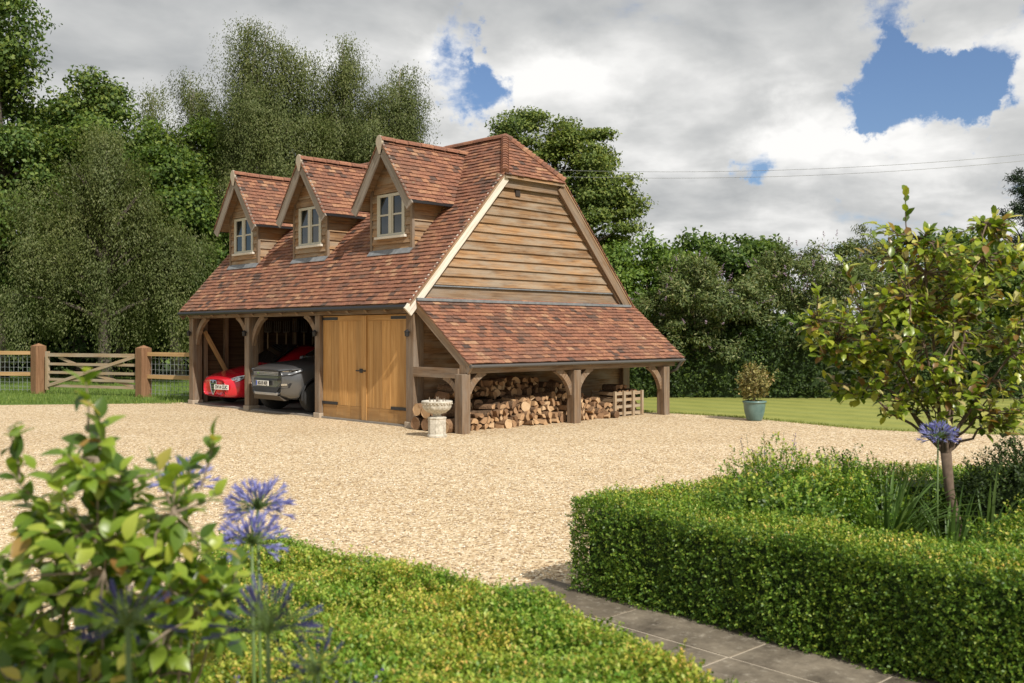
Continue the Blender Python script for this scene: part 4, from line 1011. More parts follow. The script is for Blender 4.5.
def crown_np(ells, nclump, nleaf, cr, leaf, flat=.6, droop=0.0, lo=.35, upb=.5, bough=0):
    """leaf positions and frames for a crown made of lumps; returns also the lump centres"""
    w = np.array([e[1][0]*e[1][2] for e in ells]); w = w/w.sum(); idx = rng.choice(len(ells), nclump, p=w)
    C = np.array([e[0] for e in ells])[idx]; Rr = np.array([e[1] for e in ells])[idx]
    d = rv(nclump); r = lo + (1-lo)*rng.random(nclump)**.55
    if bough:      # lumps gather on boughs, with hollows between them
        nb = max(5, int(nclump/len(ells)/bough)); bd = rv(nb*len(ells)).reshape(len(ells), nb, 3); d = norm(bd[idx, rng.integers(0, nb, nclump)] + rv(nclump)*.30*rng.random((nclump, 1)))
        r = .62 + .38*rng.random(nclump)
    cc = C + d*Rr*r[:, None]; out = norm(d/np.maximum(Rr, .01))
    k = rng.integers(int(nleaf*.6), int(nleaf*1.4)+1, nclump); ii = np.repeat(np.arange(nclump), k); n = len(ii)
    size = cr*rng.uniform(.6, 1.35, nclump)
    off = rv(n)*(rng.random(n)**.5)[:, None]*size[ii][:, None]; off[:, 2] *= flat
    if droop:
        t = rng.random(n); nst = 9     # hanging strands: a few per lump
        sid = rng.integers(0, nst, n); sx = rng.normal(size=(nclump, nst, 2))*cr*.62
        off = np.stack([sx[ii, sid, 0], sx[ii, sid, 1], np.zeros(n)], 1) + rng.normal(size=(n, 3))*cr*.16
        off[:, 2] -= t*droop*size[ii]/cr; off[:, :2] += out[ii][:, :2]*(1-t)[:, None]*.12*droop
    pos = cc[ii] + off
    lo_ = norm(off + 1e-6) if not droop else norm(np.concatenate([off[:, :2], np.zeros((n, 1))], 1) + 1e-6)
    nr = norm(rv(n)*(.42 if droop else .55) + UP*upb*.8 + out[ii]*.55 + lo_*.75)
    al = norm(rv(n) + out[ii]*.4 + (np.array((0,0,-1.4)) if droop else np.array((0,0,-.25))))
    ln = leaf*rng.uniform(.65, 1.3, n)
    return pos, al, nr, ln, cc
def ellp(spec, Y):
    out = []
    for e in spec:
        px, py, rx, ry = e[:4]; dY = e[4] if len(e) > 4 else 0
        s = (Y+dY)/F; c = dp(px, py, Y+dY); out.append((np.array(c), (rx*s, rx*s*(e[5] if len(e) > 5 else 1), ry*s)))
    return out
def limbs_mesh(base, top, r0, targets, seed=0, n=8):
    """a tapered trunk with limbs that reach into the crown"""
    mb = MB(); base = Vector(base); top = Vector(top); H = (top-base).length; pts = []; rad = []
    for k in range(9):
        s = k/8; p = base.lerp(top, s); w = .04*H*math.sin(s*5+seed)*s*.4
        pts.append(p + Vector((w, w*.6, 0))); rad.append(r0*(1.35 if k == 0 else 1.05-1.0*s))
    mb.tube(pts, rad, n)
    for t in targets:
        t = Vector(t); s = min(.92, max(.18, ((t.z-base.z)/H)*.72)); i = s*8; a = int(i); p = pts[a].lerp(pts[min(a+1, 8)], i-a)
        r = r0*(1.05-.85*s)*.5; m_ = p.lerp(t, .5) + Vector((0,0,.08*(t-p).length))
        mb.tube([p, p.lerp(m_, .5)+Vector((0,0,.03)), m_, m_.lerp(t, .55), t], [r, r*.8, r*.6, r*.38, r*.12], 5, cap=False)
    return mb
def tree(kind, label, px, Y, spec, mat_, nclump, nleaf, cr, leaf, bark='bark', r0=.22, top=None, droop=0, cat='tree', lo=.35, width=.62, flat=.6, nl=26, group=None, upb=.5, trunk='trunk', bough=4):
    b = dp(px, 0, Y); base = np.array((b.x, b.y, 0.0)); o = tag(empty(kind, base), label, cat, group)
    E = ellp(spec, Y); pos, al, nr, ln, cc = crown_np(E, nclump, nleaf, cr, leaf, flat, droop, lo, upb, bough)
    ok = pos[:, 2] > .05; pos, al, nr, ln = pos[ok], al[ok], nr[ok], ln[ok]
    link('crown', leaf_mesh('crown', pos-base, al, nr, ln, ln*width, T4, mat_), o)
    zt = max(e[0][2]+e[1][2]*.1 for e in E); ct = max(E, key=lambda e: e[0][2])[0]
    tp = np.array((ct[0], ct[1], zt)) if top is None else np.array(top); sel = cc[rng.choice(len(cc), min(nl, len(cc)), replace=False)]
    limbs_mesh((0,0,-.1), tp-base, r0, sel-base, rng.random()*6).build(trunk, M[bark], o, sm=True)
    return o

tree('oak_tree', 'tall dark oak at the far left edge, running out of the top of the frame', -5, 38, [(-30,30,62,85),(0,20,42,42),(-50,130,90,80),(-10,110,60,55),(-20,210,80,70),(15,170,45,45),(-60,270,70,60)], M['leaf_oak'], 520, 170, .95, .18, r0=.42)
tree('oak_tree', 'round headed oak right of the tallest one at the left edge', 80, 41, [(88,108,34,38),(62,125,38,48),(105,140,30,40),(70,180,50,50),(100,230,50,60),(40,260,60,50)], M['leaf_oak'], 330, 170, .9, .18, r0=.34)
tree('weeping_birch', 'pale grey green weeping tree in front of the dark oaks, left of the barn', 105, 33.5, [(105,142,32,24),(78,178,30,24),(128,186,30,24),(150,222,28,22),(58,222,28,22),(105,238,34,22),(165,258,30,20),(190,225,20,18),(30,250,24,18),(40,195,20,18),(70,268,34,20),(125,285,34,20),(30,285,26,18),(175,290,24,16)], M['leaf_birch'], 330, 307, .48, .095, 'bark', .24, droop=2.0, width=.42)
tree('birch_tree', 'slender thin topped birch between the oak and the birch clump', 152, 44, [(152,112,17,34),(150,150,30,42),(158,200,38,50)], M['leaf_birch'], 148, 226, 0.57, .095, 'paleBark', .18, droop=1.6, width=.42)
tree('birch_tree', 'narrow birch spire at the left of the birch clump behind the dormers', 194, 41, [(193,92,11,32),(196,130,24,42),(192,185,34,55)], M['leaf_birch'], 169, 274, 0.52, .095, 'paleBark', .18, droop=1.6, width=.42)
tree('birch_tree', 'tallest birch, rising above the left and middle dormers', 262, 39, [(246,44,15,30),(262,50,15,34),(250,85,25,42),(280,85,24,44),(303,78,12,30),(265,130,44,48),(290,150,40,48),(250,185,45,40)], M['leaf_birch'], 419, 291, 0.57, .095, 'paleBark', .26, droop=1.9, width=.42)
tree('birch_tree', 'birch with a slim leaning top above the middle dormer', 338, 40, [(344,55,9,26),(343,92,20,38),(335,130,32,40),(350,150,40,35)], M['leaf_birch'], 209, 259, 0.55, .095, 'paleBark', .2, droop=1.7, width=.42)
tree('birch_tree', 'rightmost birch of the clump, leaning out over the near dormer', 380, 39.5, [(402,72,10,20),(392,98,22,26),(405,112,16,22),(378,122,32,30),(370,150,40,28)], M['leaf_birch'], 228, 259, 0.52, .095, 'paleBark', .2, droop=1.6, width=.42)
tree('ash_tree', 'mid green broadleaf tree between the weeping tree and the barn roof', 178, 37, [(160,185,34,34),(185,215,42,45),(160,250,45,45),(205,255,40,45)], M['leaf_mid'], 300, 150, .7, .16, r0=.24)
tree('ash_tree', 'broadleaf tree half hidden behind the barn roof and the birches', 290, 46, [(225,165,50,45),(290,150,55,50),(350,165,50,45),(230,200,50,50),(310,200,70,60),(390,190,50,45)], M['leaf_mid'], 420, 150, .9, .16, r0=.26)
tree('hornbeam_tree', 'spreading hornbeam rising behind the half hipped gable', 560, 38, [(522,136,30,26),(553,133,34,24),(585,150,30,26),(605,178,32,26),(612,206,28,20),(570,180,50,45),(590,235,48,36),(540,220,60,60),(610,262,38,30)], M['leaf_horn'], 520, 170, .62, .13, r0=.32, flat=.38, upb=.9)
tree('ash_tree', 'low spreading tree filling the gap between the weeping tree and the gate', 120, 40, [(60,210,50,50),(120,150,45,50),(130,230,60,60),(200,170,40,50),(60,285,60,40),(150,295,60,36)], M['leaf_mid'], 480, 150, .8, .16, r0=.2)
# shrubs and the hedge at the back of the lawn
def shrub(kind, label, px, Y, spec, mat_, nclump, nleaf, cr, leaf, flowers=0, **k):
    o = tree(kind, label, px, Y, spec, mat_, nclump, nleaf, cr, leaf, cat='shrub', r0=.06, nl=20, bark='twig', trunk='stems', **dict(dict(bough=2.2), **k))
    if flowers:
        base = np.array(o.location); E = ellp(spec, Y); w = np.array([e[1][0]*e[1][2] for e in E]); idx = rng.choice(len(E), flowers, p=w/w.sum()); d = rv(flowers); d[:, 2] = np.abs(d[:, 2])*.8 - .15; d = norm(d)
        C = np.array([e[0] for e in E])[idx] + d*np.array([e[1] for e in E])[idx]*1.04
        m_ = 22; t = np.tile(np.linspace(0, 1, m_), flowers); ax = norm(d + UP*.35 + rv(flowers)*.3); p = np.repeat(C, m_, 0) + np.repeat(ax, m_, 0)*(t*.17)[:, None] + rv(len(t))*(.020*(1-t*.8))[:, None]
        link('flower_spikes', leaf_mesh('flower_spikes', p-base, rv(len(p)), rv(len(p)), .032, .026, T4, M['mauve']), o)
    return o
shrub('hazel_bush', 'bright green bush beside the right verge of the barn roof', 640, 28, [(640,270,34,38),(615,290,40,40),(668,262,30,28),(640,320,45,40),(650,238,6,12),(628,244,6,10)], M['leaf_bright'], 230, 75, .42, .13)
shrub('hazel_bush', 'tall loose bush on the skyline behind the mauve flowered mound', 715, 30, [(690,262,34,24),(730,262,34,26),(765,262,30,22),(720,290,60,40),(690,240,6,13),(750,241,6,12),(725,243,5,12),(775,250,6,12),(708,248,8,10)], M['leaf_mid'], 230, 75, .42, .14)
shrub('butterfly_bush', 'wide arching butterfly bush with mauve flowers behind the glazed pot', 705, 26.5, [(690,290,40,32),(720,300,46,36),(665,300,32,28),(735,325,30,30),(700,322,44,24),(722,352,26,22),(670,345,22,18)], M['leaf_budd'], 330, 85, .32, .11, 70, width=.34)
shrub('butterfly_bush', 'tall dark butterfly bush with mauve flowers left of the yellow green tree', 812, 26.7, [(800,275,38,32),(835,268,32,32),(775,285,30,30),(850,290,40,40),(800,320,50,36),(790,350,24,20),(835,352,26,20)], M['leaf_budd'], 360, 85, .34, .11, 90, width=.34)
shrub('tamarisk_bush', 'thin feathery bush sticking up above the butterfly bush', 866, 28, [(868,240,12,22),(858,255,16,22),(880,262,16,24)], M['leaf_birch'], 70, 60, .25, .10, droop=.3, width=.3)
shrub('hazel_bush', 'leafy bush behind the yellow green tree on the right', 930, 27.5, [(915,275,42,40),(960,270,40,40),(1000,285,45,45),(940,330,70,50)], M['leaf_mid'], 330, 80, .4, .13)
shrub('hazel_bush', 'tall leafy bush at the right edge of the frame beyond the lawn', 1060, 28, [(1040,290,45,50),(1090,270,55,55),(1060,340,60,50),(1150,290,60,60)], M['leaf_mid'], 330, 75, .45, .14)
tree('pine_tree', 'dark pine showing at the right edge of the frame', 1034, 46, [(1030,185,18,18),(1040,200,26,18),(1024,215,26,16),(1036,235,36,22),(1040,260,40,26)], M['leaf_con'], 200, 100, .5, .16, r0=.2, flat=.45, width=.25)

def strip_hedge(kind, label, pts, hw, h, mat_, dens, leaf, per, spread, core_mat, wob=.03, cat='hedge', round_=.06, tipmat=None, ends=True):
    """a clipped hedge along a line: leafy sprigs all over a solid core coloured dark for inner twigs and shade"""
    pts = [np.array(p[:2]) for p in pts]; seg = [(a, b, np.linalg.norm(b-a)) for a, b in zip(pts, pts[1:])]; L = sum(s[2] for s in seg); hw2 = hw
    base = np.array((*pts[0], 0.)); o = tag(empty(kind, base), label, cat)
    n = int(dens*L*(2*hw + 2*h)); s = rng.random(n)*L; P = np.zeros((n, 2)); T = np.zeros((n, 2)); acc = 0
    for a, b, l in seg:
        k = (s >= acc) & (s <= acc+l); P[k] = a + (b-a)*((s[k]-acc)/l)[:, None]; T[k] = (b-a)/l; acc += l
    Nn = np.stack([-T[:, 1], T[:, 0]], 1); u = rng.random(n)*(2*hw + 2*h); wobf = lambda a, b: wob*(np.sin(a*5.1+b*3)+np.sin(a*11.7+b*7+1)*.6+np.sin(a*2.3+2)*.8)
    top = u < 2*hw; side = np.where(u < 2*hw + h, 1., -1.); v = np.where(top, u-hw, 0); z = np.where(top, h, rng.random(n)*h)
    lat = np.where(top, v, side*hw); nr = np.zeros((n, 3)); nr[top, 2] = 1; nr[~top, :2] = (Nn*side[:, None])[~top]
    lat = lat + np.where(top, 0, side*wobf(s, z)); z = z + np.where(top, wobf(s, v) - .5*np.maximum(0, np.abs(v)-hw+round_)**2/round_, 0)
    pos = np.concatenate([P + Nn*lat[:, None], z[:, None]], 1)
    if ends:
        for (q, d, _) in ((pts[0], pts[0]-pts[1], 0), (pts[-1], pts[-1]-pts[-2], 1)):
            m_ = int(dens*2*hw*h); d = d/np.linalg.norm(d); a = np.array((-d[1], d[0])); uu = (rng.random(m_)*2-1)*hw; zz = rng.random(m_)*h
            pp = np.concatenate([q + a*uu[:, None] + d*(wobf(uu, zz))[:, None], zz[:, None]], 1); pos = np.concatenate([pos, pp]); nr = np.concatenate([nr, np.tile([d[0], d[1], 0], (m_, 1))])
    sprigs(o, pos - base, nr, leaf, per, spread, mat_, tipmat)
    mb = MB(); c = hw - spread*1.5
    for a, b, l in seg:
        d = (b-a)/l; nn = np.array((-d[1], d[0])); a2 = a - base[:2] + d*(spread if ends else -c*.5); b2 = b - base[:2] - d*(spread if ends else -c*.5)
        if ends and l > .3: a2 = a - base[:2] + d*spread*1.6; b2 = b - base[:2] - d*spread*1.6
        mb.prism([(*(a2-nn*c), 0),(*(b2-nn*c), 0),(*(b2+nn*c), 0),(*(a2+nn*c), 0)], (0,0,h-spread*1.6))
    mb.build('shaded_core', core_mat, o); return o
def sprigs(o, pos, nr, leaf, per, spread, mat_, tipmat=None, name='foliage', tipn=2):
    q = pos*1.0; gap = np.sin(q[:, 0]*13+q[:, 2]*17)+np.sin(q[:, 1]*15+q[:, 2]*9+2)+np.sin((q[:, 0]+q[:, 1])*29)*.7
    keep = rng.random(len(pos)) < np.clip(1.0 - .30*(gap - .6), .5, 1); pos, nr = pos[keep], nr[keep]
    n = len(pos); ax = norm(nr*.8 + UP*.45 + rv(n)*.55); stray = (rng.random(n) < .05)*rng.random(n)*leaf*3.4
    pos = pos - nr*(spread*rng.random(n)[:, None]**1.3*1.6) + rv(n)*leaf*.6 + ax*stray[:, None]
    ii = np.repeat(np.arange(n), per); k = np.tile(np.arange(per), n); r = rv(n*per); side = norm(r - ax[ii]*(r*ax[ii]).sum(1, keepdims=True))
    p = pos[ii] + ax[ii]*(k*leaf*.42)[:, None]; al = norm(side*.85 + ax[ii]*.65); nrm = norm(ax[ii]*.9 - side*.35 + rv(len(ii))*.4); ln = leaf*rng.uniform(.7, 1.25, len(ii))
    if tipmat is None: link(name, leaf_mesh(name, p, al, nrm, ln, ln*.62, T4, mat_), o)
    else:
        t = (nr[ii][:, 2] > .5) & (k >= per-tipn)
        link(name, leaf_mesh(name, p[~t], al[~t], nrm[~t], ln[~t], ln[~t]*.62, T4, mat_), o); link('young_tips', leaf_mesh('young_tips', p[t], al[t], nrm[t], ln[t], ln[t]*.62, T4, tipmat), o)
M['heart'] = foliage('hedge heart', ((0,(.022,.045,.010)),(1,(.03,.055,.012))), .0)  # core of twigs and inner leaves, its dark green includes their shade
strip_hedge('hornbeam_hedge', 'long dark clipped hedge along the back of the lawn below the bushes', [dp(585,340,26.9), dp(760,340,26.5), dp(960,340,26.2), dp(1250,340,26)], .45, 1.75, M['leaf_dark'], 190, .085, 5, .16, M['heart'], .07)

# undergrowth in the shade left of the barn, and the woods far off
def mass(name, label, cat, E, mat_, nclump, nleaf, cr, leaf):
    pos, al, nr, ln, cc = crown_np(E, nclump, nleaf, cr, leaf, .7); ok = pos[:, 2] > .05
    return tag(link(name, leaf_mesh(name, pos[ok], al[ok], nr[ok], ln[ok], ln[ok]*.62, T4, mat_)), label, cat, kind='stuff')
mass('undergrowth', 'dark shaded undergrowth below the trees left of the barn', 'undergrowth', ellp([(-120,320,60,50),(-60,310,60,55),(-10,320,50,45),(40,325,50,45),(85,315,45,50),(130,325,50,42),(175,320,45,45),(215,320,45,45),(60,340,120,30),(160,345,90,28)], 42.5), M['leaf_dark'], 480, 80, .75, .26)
far = []
for k in range(44):
    a = R(-52 + 104*k/43); dd = 95 + 14*math.sin(k*1.7); p = loc(dd*math.sin(a), dd*math.cos(a)); hh = 3.6 + 1.2*math.sin(k*2.3) + .8*math.sin(k*5.1); far.append((np.array((p.x, p.y, hh*.75)), (4.2, 4.2, hh)))
mass('far_woods', 'belt of far woodland beyond the garden', 'woodland', far, M['leaf_oak'], 1500, 40, 1.3, .6)

# clipped shrub in the glazed pot
def ball(o, c, r, n, leaf, per, spread, mat_, name='foliage', squash=(1,1,1), tip=None):
    d = rv(n); lum = 1 + .13*np.sin(d[:, 0]*6+d[:, 2]*5+r*40) + .10*np.sin(d[:, 1]*9+1+r*60) + .08*rng.normal(size=n)*(spread > .06); sprigs(o, np.array(c) + d*lum[:, None]*r*np.array(squash), d, leaf, per, spread, mat_, tip, name)
ps = tag(empty('potted_shrub', (p0.x, p0.y, .37)), 'small round olive green shrub growing in the glazed pot', 'shrub')
ball(ps, (0,0,.37), .27, 700, .05, 5, .12, M['pot_leaf'], squash=(1,1,1.12)); ball(ps, (0,0,.34), .17, 260, .05, 5, .10, M['pot_leaf'], 'inner_foliage')
mb = MB(); mb.tube([(0,0,-.03),(0.01,0,.2),(0,.01,.45)], [.02,.015,.006], 6)
for k in range(7): a = k*.9; mb.tube([(0,0,.08),(.12*math.cos(a),.12*math.sin(a),.28),(.2*math.cos(a),.2*math.sin(a),.5)], [.008,.006,.003], 5)
mb.build('stems', M['twig'], ps)

# grass blades along the verge by the gate and fringing the lawn
def blades(name, label, pos, h, m_):
    n = len(pos); al = norm(rv(n)*.45 + UP); return tag(link(name, leaf_mesh(name, pos, al, rv(n), h*rng.uniform(.5, 1.4, n), .012, T4, m_)), label, 'grass', kind='stuff')
pp = []
for _ in range(26000):
    X = rng.uniform(-24, -7.2); Y = 23.7 + (rng.random()**1.6)*13; p = loc(X, Y)
    if not (p.x > -.3 and p.y < 8.9 and p.y > -.2): pp.append((p.x, p.y, 0))
blades('meadow_grass', 'rough green grass round the field gate', np.array(pp), .10, M['grass'])
pp = []
for a, b in zip(lawn_edge, lawn_edge[1:]):
    a = np.array(a); b = np.array(b); m_ = int(np.linalg.norm(b-a)*260); t = rng.random(m_)[:, None]; q = a + (b-a)*t; pp.append(np.concatenate([q + rng.normal(size=(m_, 2))*.06, np.zeros((m_, 1))], 1))
blades('lawn_fringe', 'longer grass fringing the lawn along the gravel', np.concatenate(pp), .05, M['lawn_blade'])

# ------------------------------------------------------------------ the bed on the right: box hedges and what grows inside
W2 = lambda X, Y: np.array(loc(X, Y))[:2]
pA2 = np.array(A)[:2]; pd2 = np.array(pd)[:2]; pn2 = np.array(pn)[:2]
bed = [pA2 - pn2*.1, pA2 + pd2*4.2 - pn2*.1, W2(8.0,5.5), W2(8,8.2), W2(3.9,8.1), W2(2.9,8.0), W2(2.0,7.8), W2(1.27,7.3)]
sheet('garden_bed', bed, .016, M['soil'])
HW = .26
strip_hedge('box_hedge', 'clipped low box hedge with a leafy front along the stone path', [pA2 - pn2*HW - pd2*.09, pA2 - pn2*HW + pd2*4.3], HW, .62, M['box_leaf'], 4300, .0165, 6, .05, M['heart'], .014, tipmat=M['box_tip'])
strip_hedge('box_hedge', 'clipped low box hedge curving round the gravel side of the bed', [pA2 - pn2*.45 + pd2*.27, W2(1.42,7.0), W2(2.1,7.5), W2(2.95,7.72), W2(3.95,7.8), W2(6.5,7.6)], .25, .60, M['box_leaf'], 1700, .022, 6, .05, M['heart'], .014, tipmat=M['box_tip'], ends=False)
def mound(kind, label, X, Y, z, r, n, leaf, mat_, squash=(1,1,.9), tip=None, cat='shrub', per=6, spread=.07):
    p = loc(X, Y); o = tag(empty(kind, (p.x, p.y, 0)), label, cat); ball(o, (0,0,z), r, n, leaf, per, spread, mat_, squash=squash, tip=tip)
    ball(o, (0,0,z*.9), r*.74, int(n*.55), leaf*1.25, per, spread*1.6, mat_, 'inner_foliage', squash); return o
mound('box_bush', 'bushy box plant spilling over the hedge in the left part of the bed', 1.80, 6.35, .48, .42, 3200, .024, M['box_leaf'], (1.45,1.1,1.0), M['box_tip'])
mound('box_bush', 'loose green plant in the bed left of the strap leaved clump', 2.3, 6.8, .46, .38, 2200, .024, M['box_leaf'], (1.2,1,.9))
mound('yew_bush', 'dark rounded bush right of the small tree trunk', 3.72, 7.1, .45, .40, 2600, .026, M['leaf_dark'], (1.1,1.0,1.0))
mound('box_bush', 'pale green bush in front of the dark rounded one at the right edge', 3.10, 5.65, .34, .36, 2600, .022, M['box_leaf'], (1.3,1.1,.85), M['box_tip'])
def strap_clump(kind, label, X, Y, n, ln, wd, z0=.02, mat_='strap'):
    p = loc(X, Y); o = tag(empty(kind, (p.x, p.y, .01)), label, 'plant'); mb = MB()
    for _ in range(n):
        a = rnd.uniform(0, 6.283); l = ln*rnd.uniform(.6, 1.15); lean = rnd.uniform(.15, .75); d = Vector((math.cos(a), math.sin(a), 0)); s = Vector((-d.y, d.x, 0)); q0 = d*rnd.uniform(0,.07); w = wd*rnd.uniform(.7,1.2); vs = []; m_ = 7
        for k in range(m_):
            t = k/(m_-1); p_ = q0 + d*(l*lean*t**1.7) + Vector((0,0,l*(t - .55*lean*t**3))); ww = w*(1-t**3)*.5 + .001
            vs += [p_ - s*ww + Vector((0,0,.004)), p_, p_ + s*ww + Vector((0,0,.004))]
        mb.add(vs, [f for k in range(m_-1) for f in ((3*k,3*k+1,3*k+4,3*k+3),(3*k+1,3*k+2,3*k+5,3*k+4))])
    mb.build('leaves', M[mat_], o, sm=True); return o
strap_clump('daylily_clump', 'clump of arching strap leaves in the bed left of the small tree', 2.45, 6.4, 120, .92, .028)
strap_clump('daylily_clump', 'smaller clump of strap leaves at the foot of the small tree', 2.80, 6.25, 70, .72, .026)

# woody plants whose leaves sit along twig ends
def woody(kind, label, base, fork_z, spec, Y, r0, nlimb, ntwig, nper, leaf, mat_, T, tw_r=.004, cat='tree', bark='twig', bend=(0,0), up=.35, lo=.55, width=.5, nstem=1, shoots=()):
    o = tag(empty(kind, base), label, cat); b = Vector(base); E = [(Vector(e[0])-b, e[1]) for e in ellp(spec, Y)]
    mb = MB(); fork = Vector((bend[0], bend[1], fork_z)); nodes = []
    if nstem == 1: mb.tube([(0,0,-.05), fork*.35 + Vector((.012,-.01,0)), fork*.7 + Vector((-.008,.01,0)), fork], [r0*1.2, r0, r0*.92, r0*1.05], 10)
    w = np.array([e[1][0]*e[1][2] for e in E]); w = w/w.sum()
    for k in range(nlimb):
        e = E[k % len(E)] if k < len(E) else E[rng.choice(len(E), p=w)]; d = rv(1)[0]; t = e[0] + Vector(d*np.array(e[1])*.5); s = fork if nstem == 1 else Vector((rnd.uniform(-.12,.12), rnd.uniform(-.12,.12), 0))
        m_ = s.lerp(t, .5) + Vector((rnd.uniform(-.06,.06), rnd.uniform(-.06,.06), (t-s).length*.05)); pts = []
        for i in range(7):
            q = i/6; pts.append(s*(1-q)**2 + m_*2*q*(1-q) + t*q*q + Vector(rv(1)[0]*.022))
        rr = r0*(.42 if nstem == 1 else .5); mb.tube(pts, [rr*(1-.75*i/6) for i in range(7)], 6, cap=False); nodes += pts[2:]
    for sp in shoots: mb.tube([Vector(sp[0])-b, (Vector(sp[0])+Vector(sp[1]))*.5-b+Vector((.01,.01,0)), Vector(sp[1])-b], [tw_r*1.6, tw_r*1.2, tw_r*.5], 5, cap=False)
    nd = np.array(nodes); P = []; Al = []; Nr = []
    for k in range(ntwig):
        e = E[rng.choice(len(E), p=w)]; d = rv(1)[0]; d[2] = d[2]*.9 + .1; tip = np.array(e[0]) + d*np.array(e[1])*(lo + (1-lo)*rng.random()**.6)
        if tip[2] < .08: continue
        j = np.argmin(np.linalg.norm(nd - tip, axis=1) + rng.random(len(nd))*(.22 if nstem == 1 else .08)); s = nd[j]; v = tip - s; l = np.linalg.norm(v)
        if l < .04: continue
        ax = norm((v/l + UP*up + rv(1)[0]*.25)[None])[0]; m_ = s + v*.55 + np.array((0,0,-.05*l)); pts = [s, m_, tip - ax*min(.10,l*.3), tip]
        mb.tube(pts, [tw_r*1.7, tw_r*1.3, tw_r, tw_r*.5], 5, cap=False)
        ll = min(.85*l, leaf*(nper*.30)); ang = rnd.uniform(0, 6.28)
        for i in range(nper):
            t = i/(nper-1); q = tip - ax*ll*(1-t); ang += 2.4; a_ = norm(np.cross(ax, UP + .01)[None])[0]; b_ = np.cross(ax, a_); sd = a_*math.cos(ang) + b_*math.sin(ang)
            al = sd*(.9-.35*t) + ax*(.45+.5*t) + np.array((0,0,-.18)) + rv(1)[0]*.22; P.append(q); Al.append(al); Nr.append(UP*.8 + np.array(TOSUN)*.7 + ax*.3 - sd*.15 + rv(1)[0]*.35)
    for sp in shoots:
        a0, a1 = np.array(Vector(sp[0])-b), np.array(Vector(sp[1])-b)
        for i in range(8):
            d = rv(1)[0]; P.append(a0 + (a1-a0)*(.4+.6*i/7)); Al.append(d*.8 + UP*.5); Nr.append(UP + rv(1)[0]*.4)
    mb.build('branches', M[bark], o, sm=True); P = np.array(P); n = len(P); ln = leaf*rng.uniform(.62, 1.2, n)
    link('leaves', leaf_mesh('leaves', P, np.array(Al), np.array(Nr), ln, ln*width, T, mat_, True), o); return o
tb = loc((964-512)/F*6.7, 6.7)
woody('camellia_tree', 'small round headed yellow green tree on a single trunk in the box edged bed', (tb.x, tb.y, .01), .88, [(925,280,76,62),(880,325,64,54),(975,262,70,48),(1010,320,70,72),(935,345,88,62),(905,237,38,28),(985,232,36,24),(845,368,42,44),(1000,395,60,42),(820,325,22,40),(880,405,46,32),(950,408,50,30),(1020,420,40,26)], 6.7, .034, 15, 440, 9, .082, M['cam_leaf'], T6, bend=tuple((dp(946,447,6.7)-tb)[:2]), width=.64, bark='trunk_brown', lo=.35, tw_r=.0035, shoots=[(dp(908,250,6.7), dp(905,192,6.7)), (dp(990,235,6.7), dp(996,212,6.7)), (dp(860,300,6.7), dp(842,262,6.7))])
strap_clump('iris_clump', 'few upright strap leaves right behind the trunk of the small tree', 3.25, 6.7, 40, .75, .026)

# loose stones lying on the drive nearer the camera
n = 90000; Yn = 4.6 + (rng.random(n)**1.5)*10.5; Xn = Yn*rng.uniform(-.56, .60, n); c_, s_ = CT, ST
px_ = c_*(Xn-OX) + s_*(Yn-OY); py_ = -s_*(Xn-OX) + c_*(Yn-OY)
def inpoly(x, y, poly):
    r = np.zeros(len(x), bool)
    for (x0, y0), (x1, y1) in zip(poly, poly[1:] + poly[:1]):
        c = ((y0 > y) != (y1 > y)); r ^= c & (x < (x1-x0)*(y-y0)/((y1-y0)+1e-12) + x0)
    return r
keep = ~inpoly(px_, py_, [tuple(p) for p in bed]) & ~((px_ > -.2) & (py_ > -1.6))
rel = np.stack([px_, py_], 1) - np.array(A)[:2]; sa_ = rel@np.array(pd)[:2]; ta_ = rel@np.array(pn)[:2]; keep &= ~((sa_ > s0-.02) & (ta_ > -.12) & (ta_ < W+.02))
px_, py_ = px_[keep], py_[keep]; n = len(px_); r_ = rng.uniform(.005, .011, n); a_ = rng.random(n)*6.28; el = rng.uniform(.6, 1, n); hz_ = r_*rng.uniform(.55, 1.0, n)
V = np.zeros((n, 5, 3))
for k in range(4):
    t = a_ + k*math.pi/2 + rng.uniform(-.3, .3, n); rr = r_*(el if k % 2 else 1); V[:, k, 0] = px_ + rr*np.cos(t); V[:, k, 1] = py_ + rr*np.sin(t); V[:, k, 2] = .009
V[:, 4, 0] = px_ + r_*rng.uniform(-.4, .4, n); V[:, 4, 1] = py_ + r_*rng.uniform(-.4, .4, n); V[:, 4, 2] = .010 + hz_
Fq = np.array([(0,1,4),(1,2,4),(2,3,4),(3,0,4)])[None] + (np.arange(n)*5)[:, None, None]
tag(link('gravel_stones', np_mesh('gravel_stones', V.reshape(-1, 3), Fq.reshape(-1, 3), M['stones'])), 'loose golden stones lying on the gravel drive', 'gravel', kind='stuff')
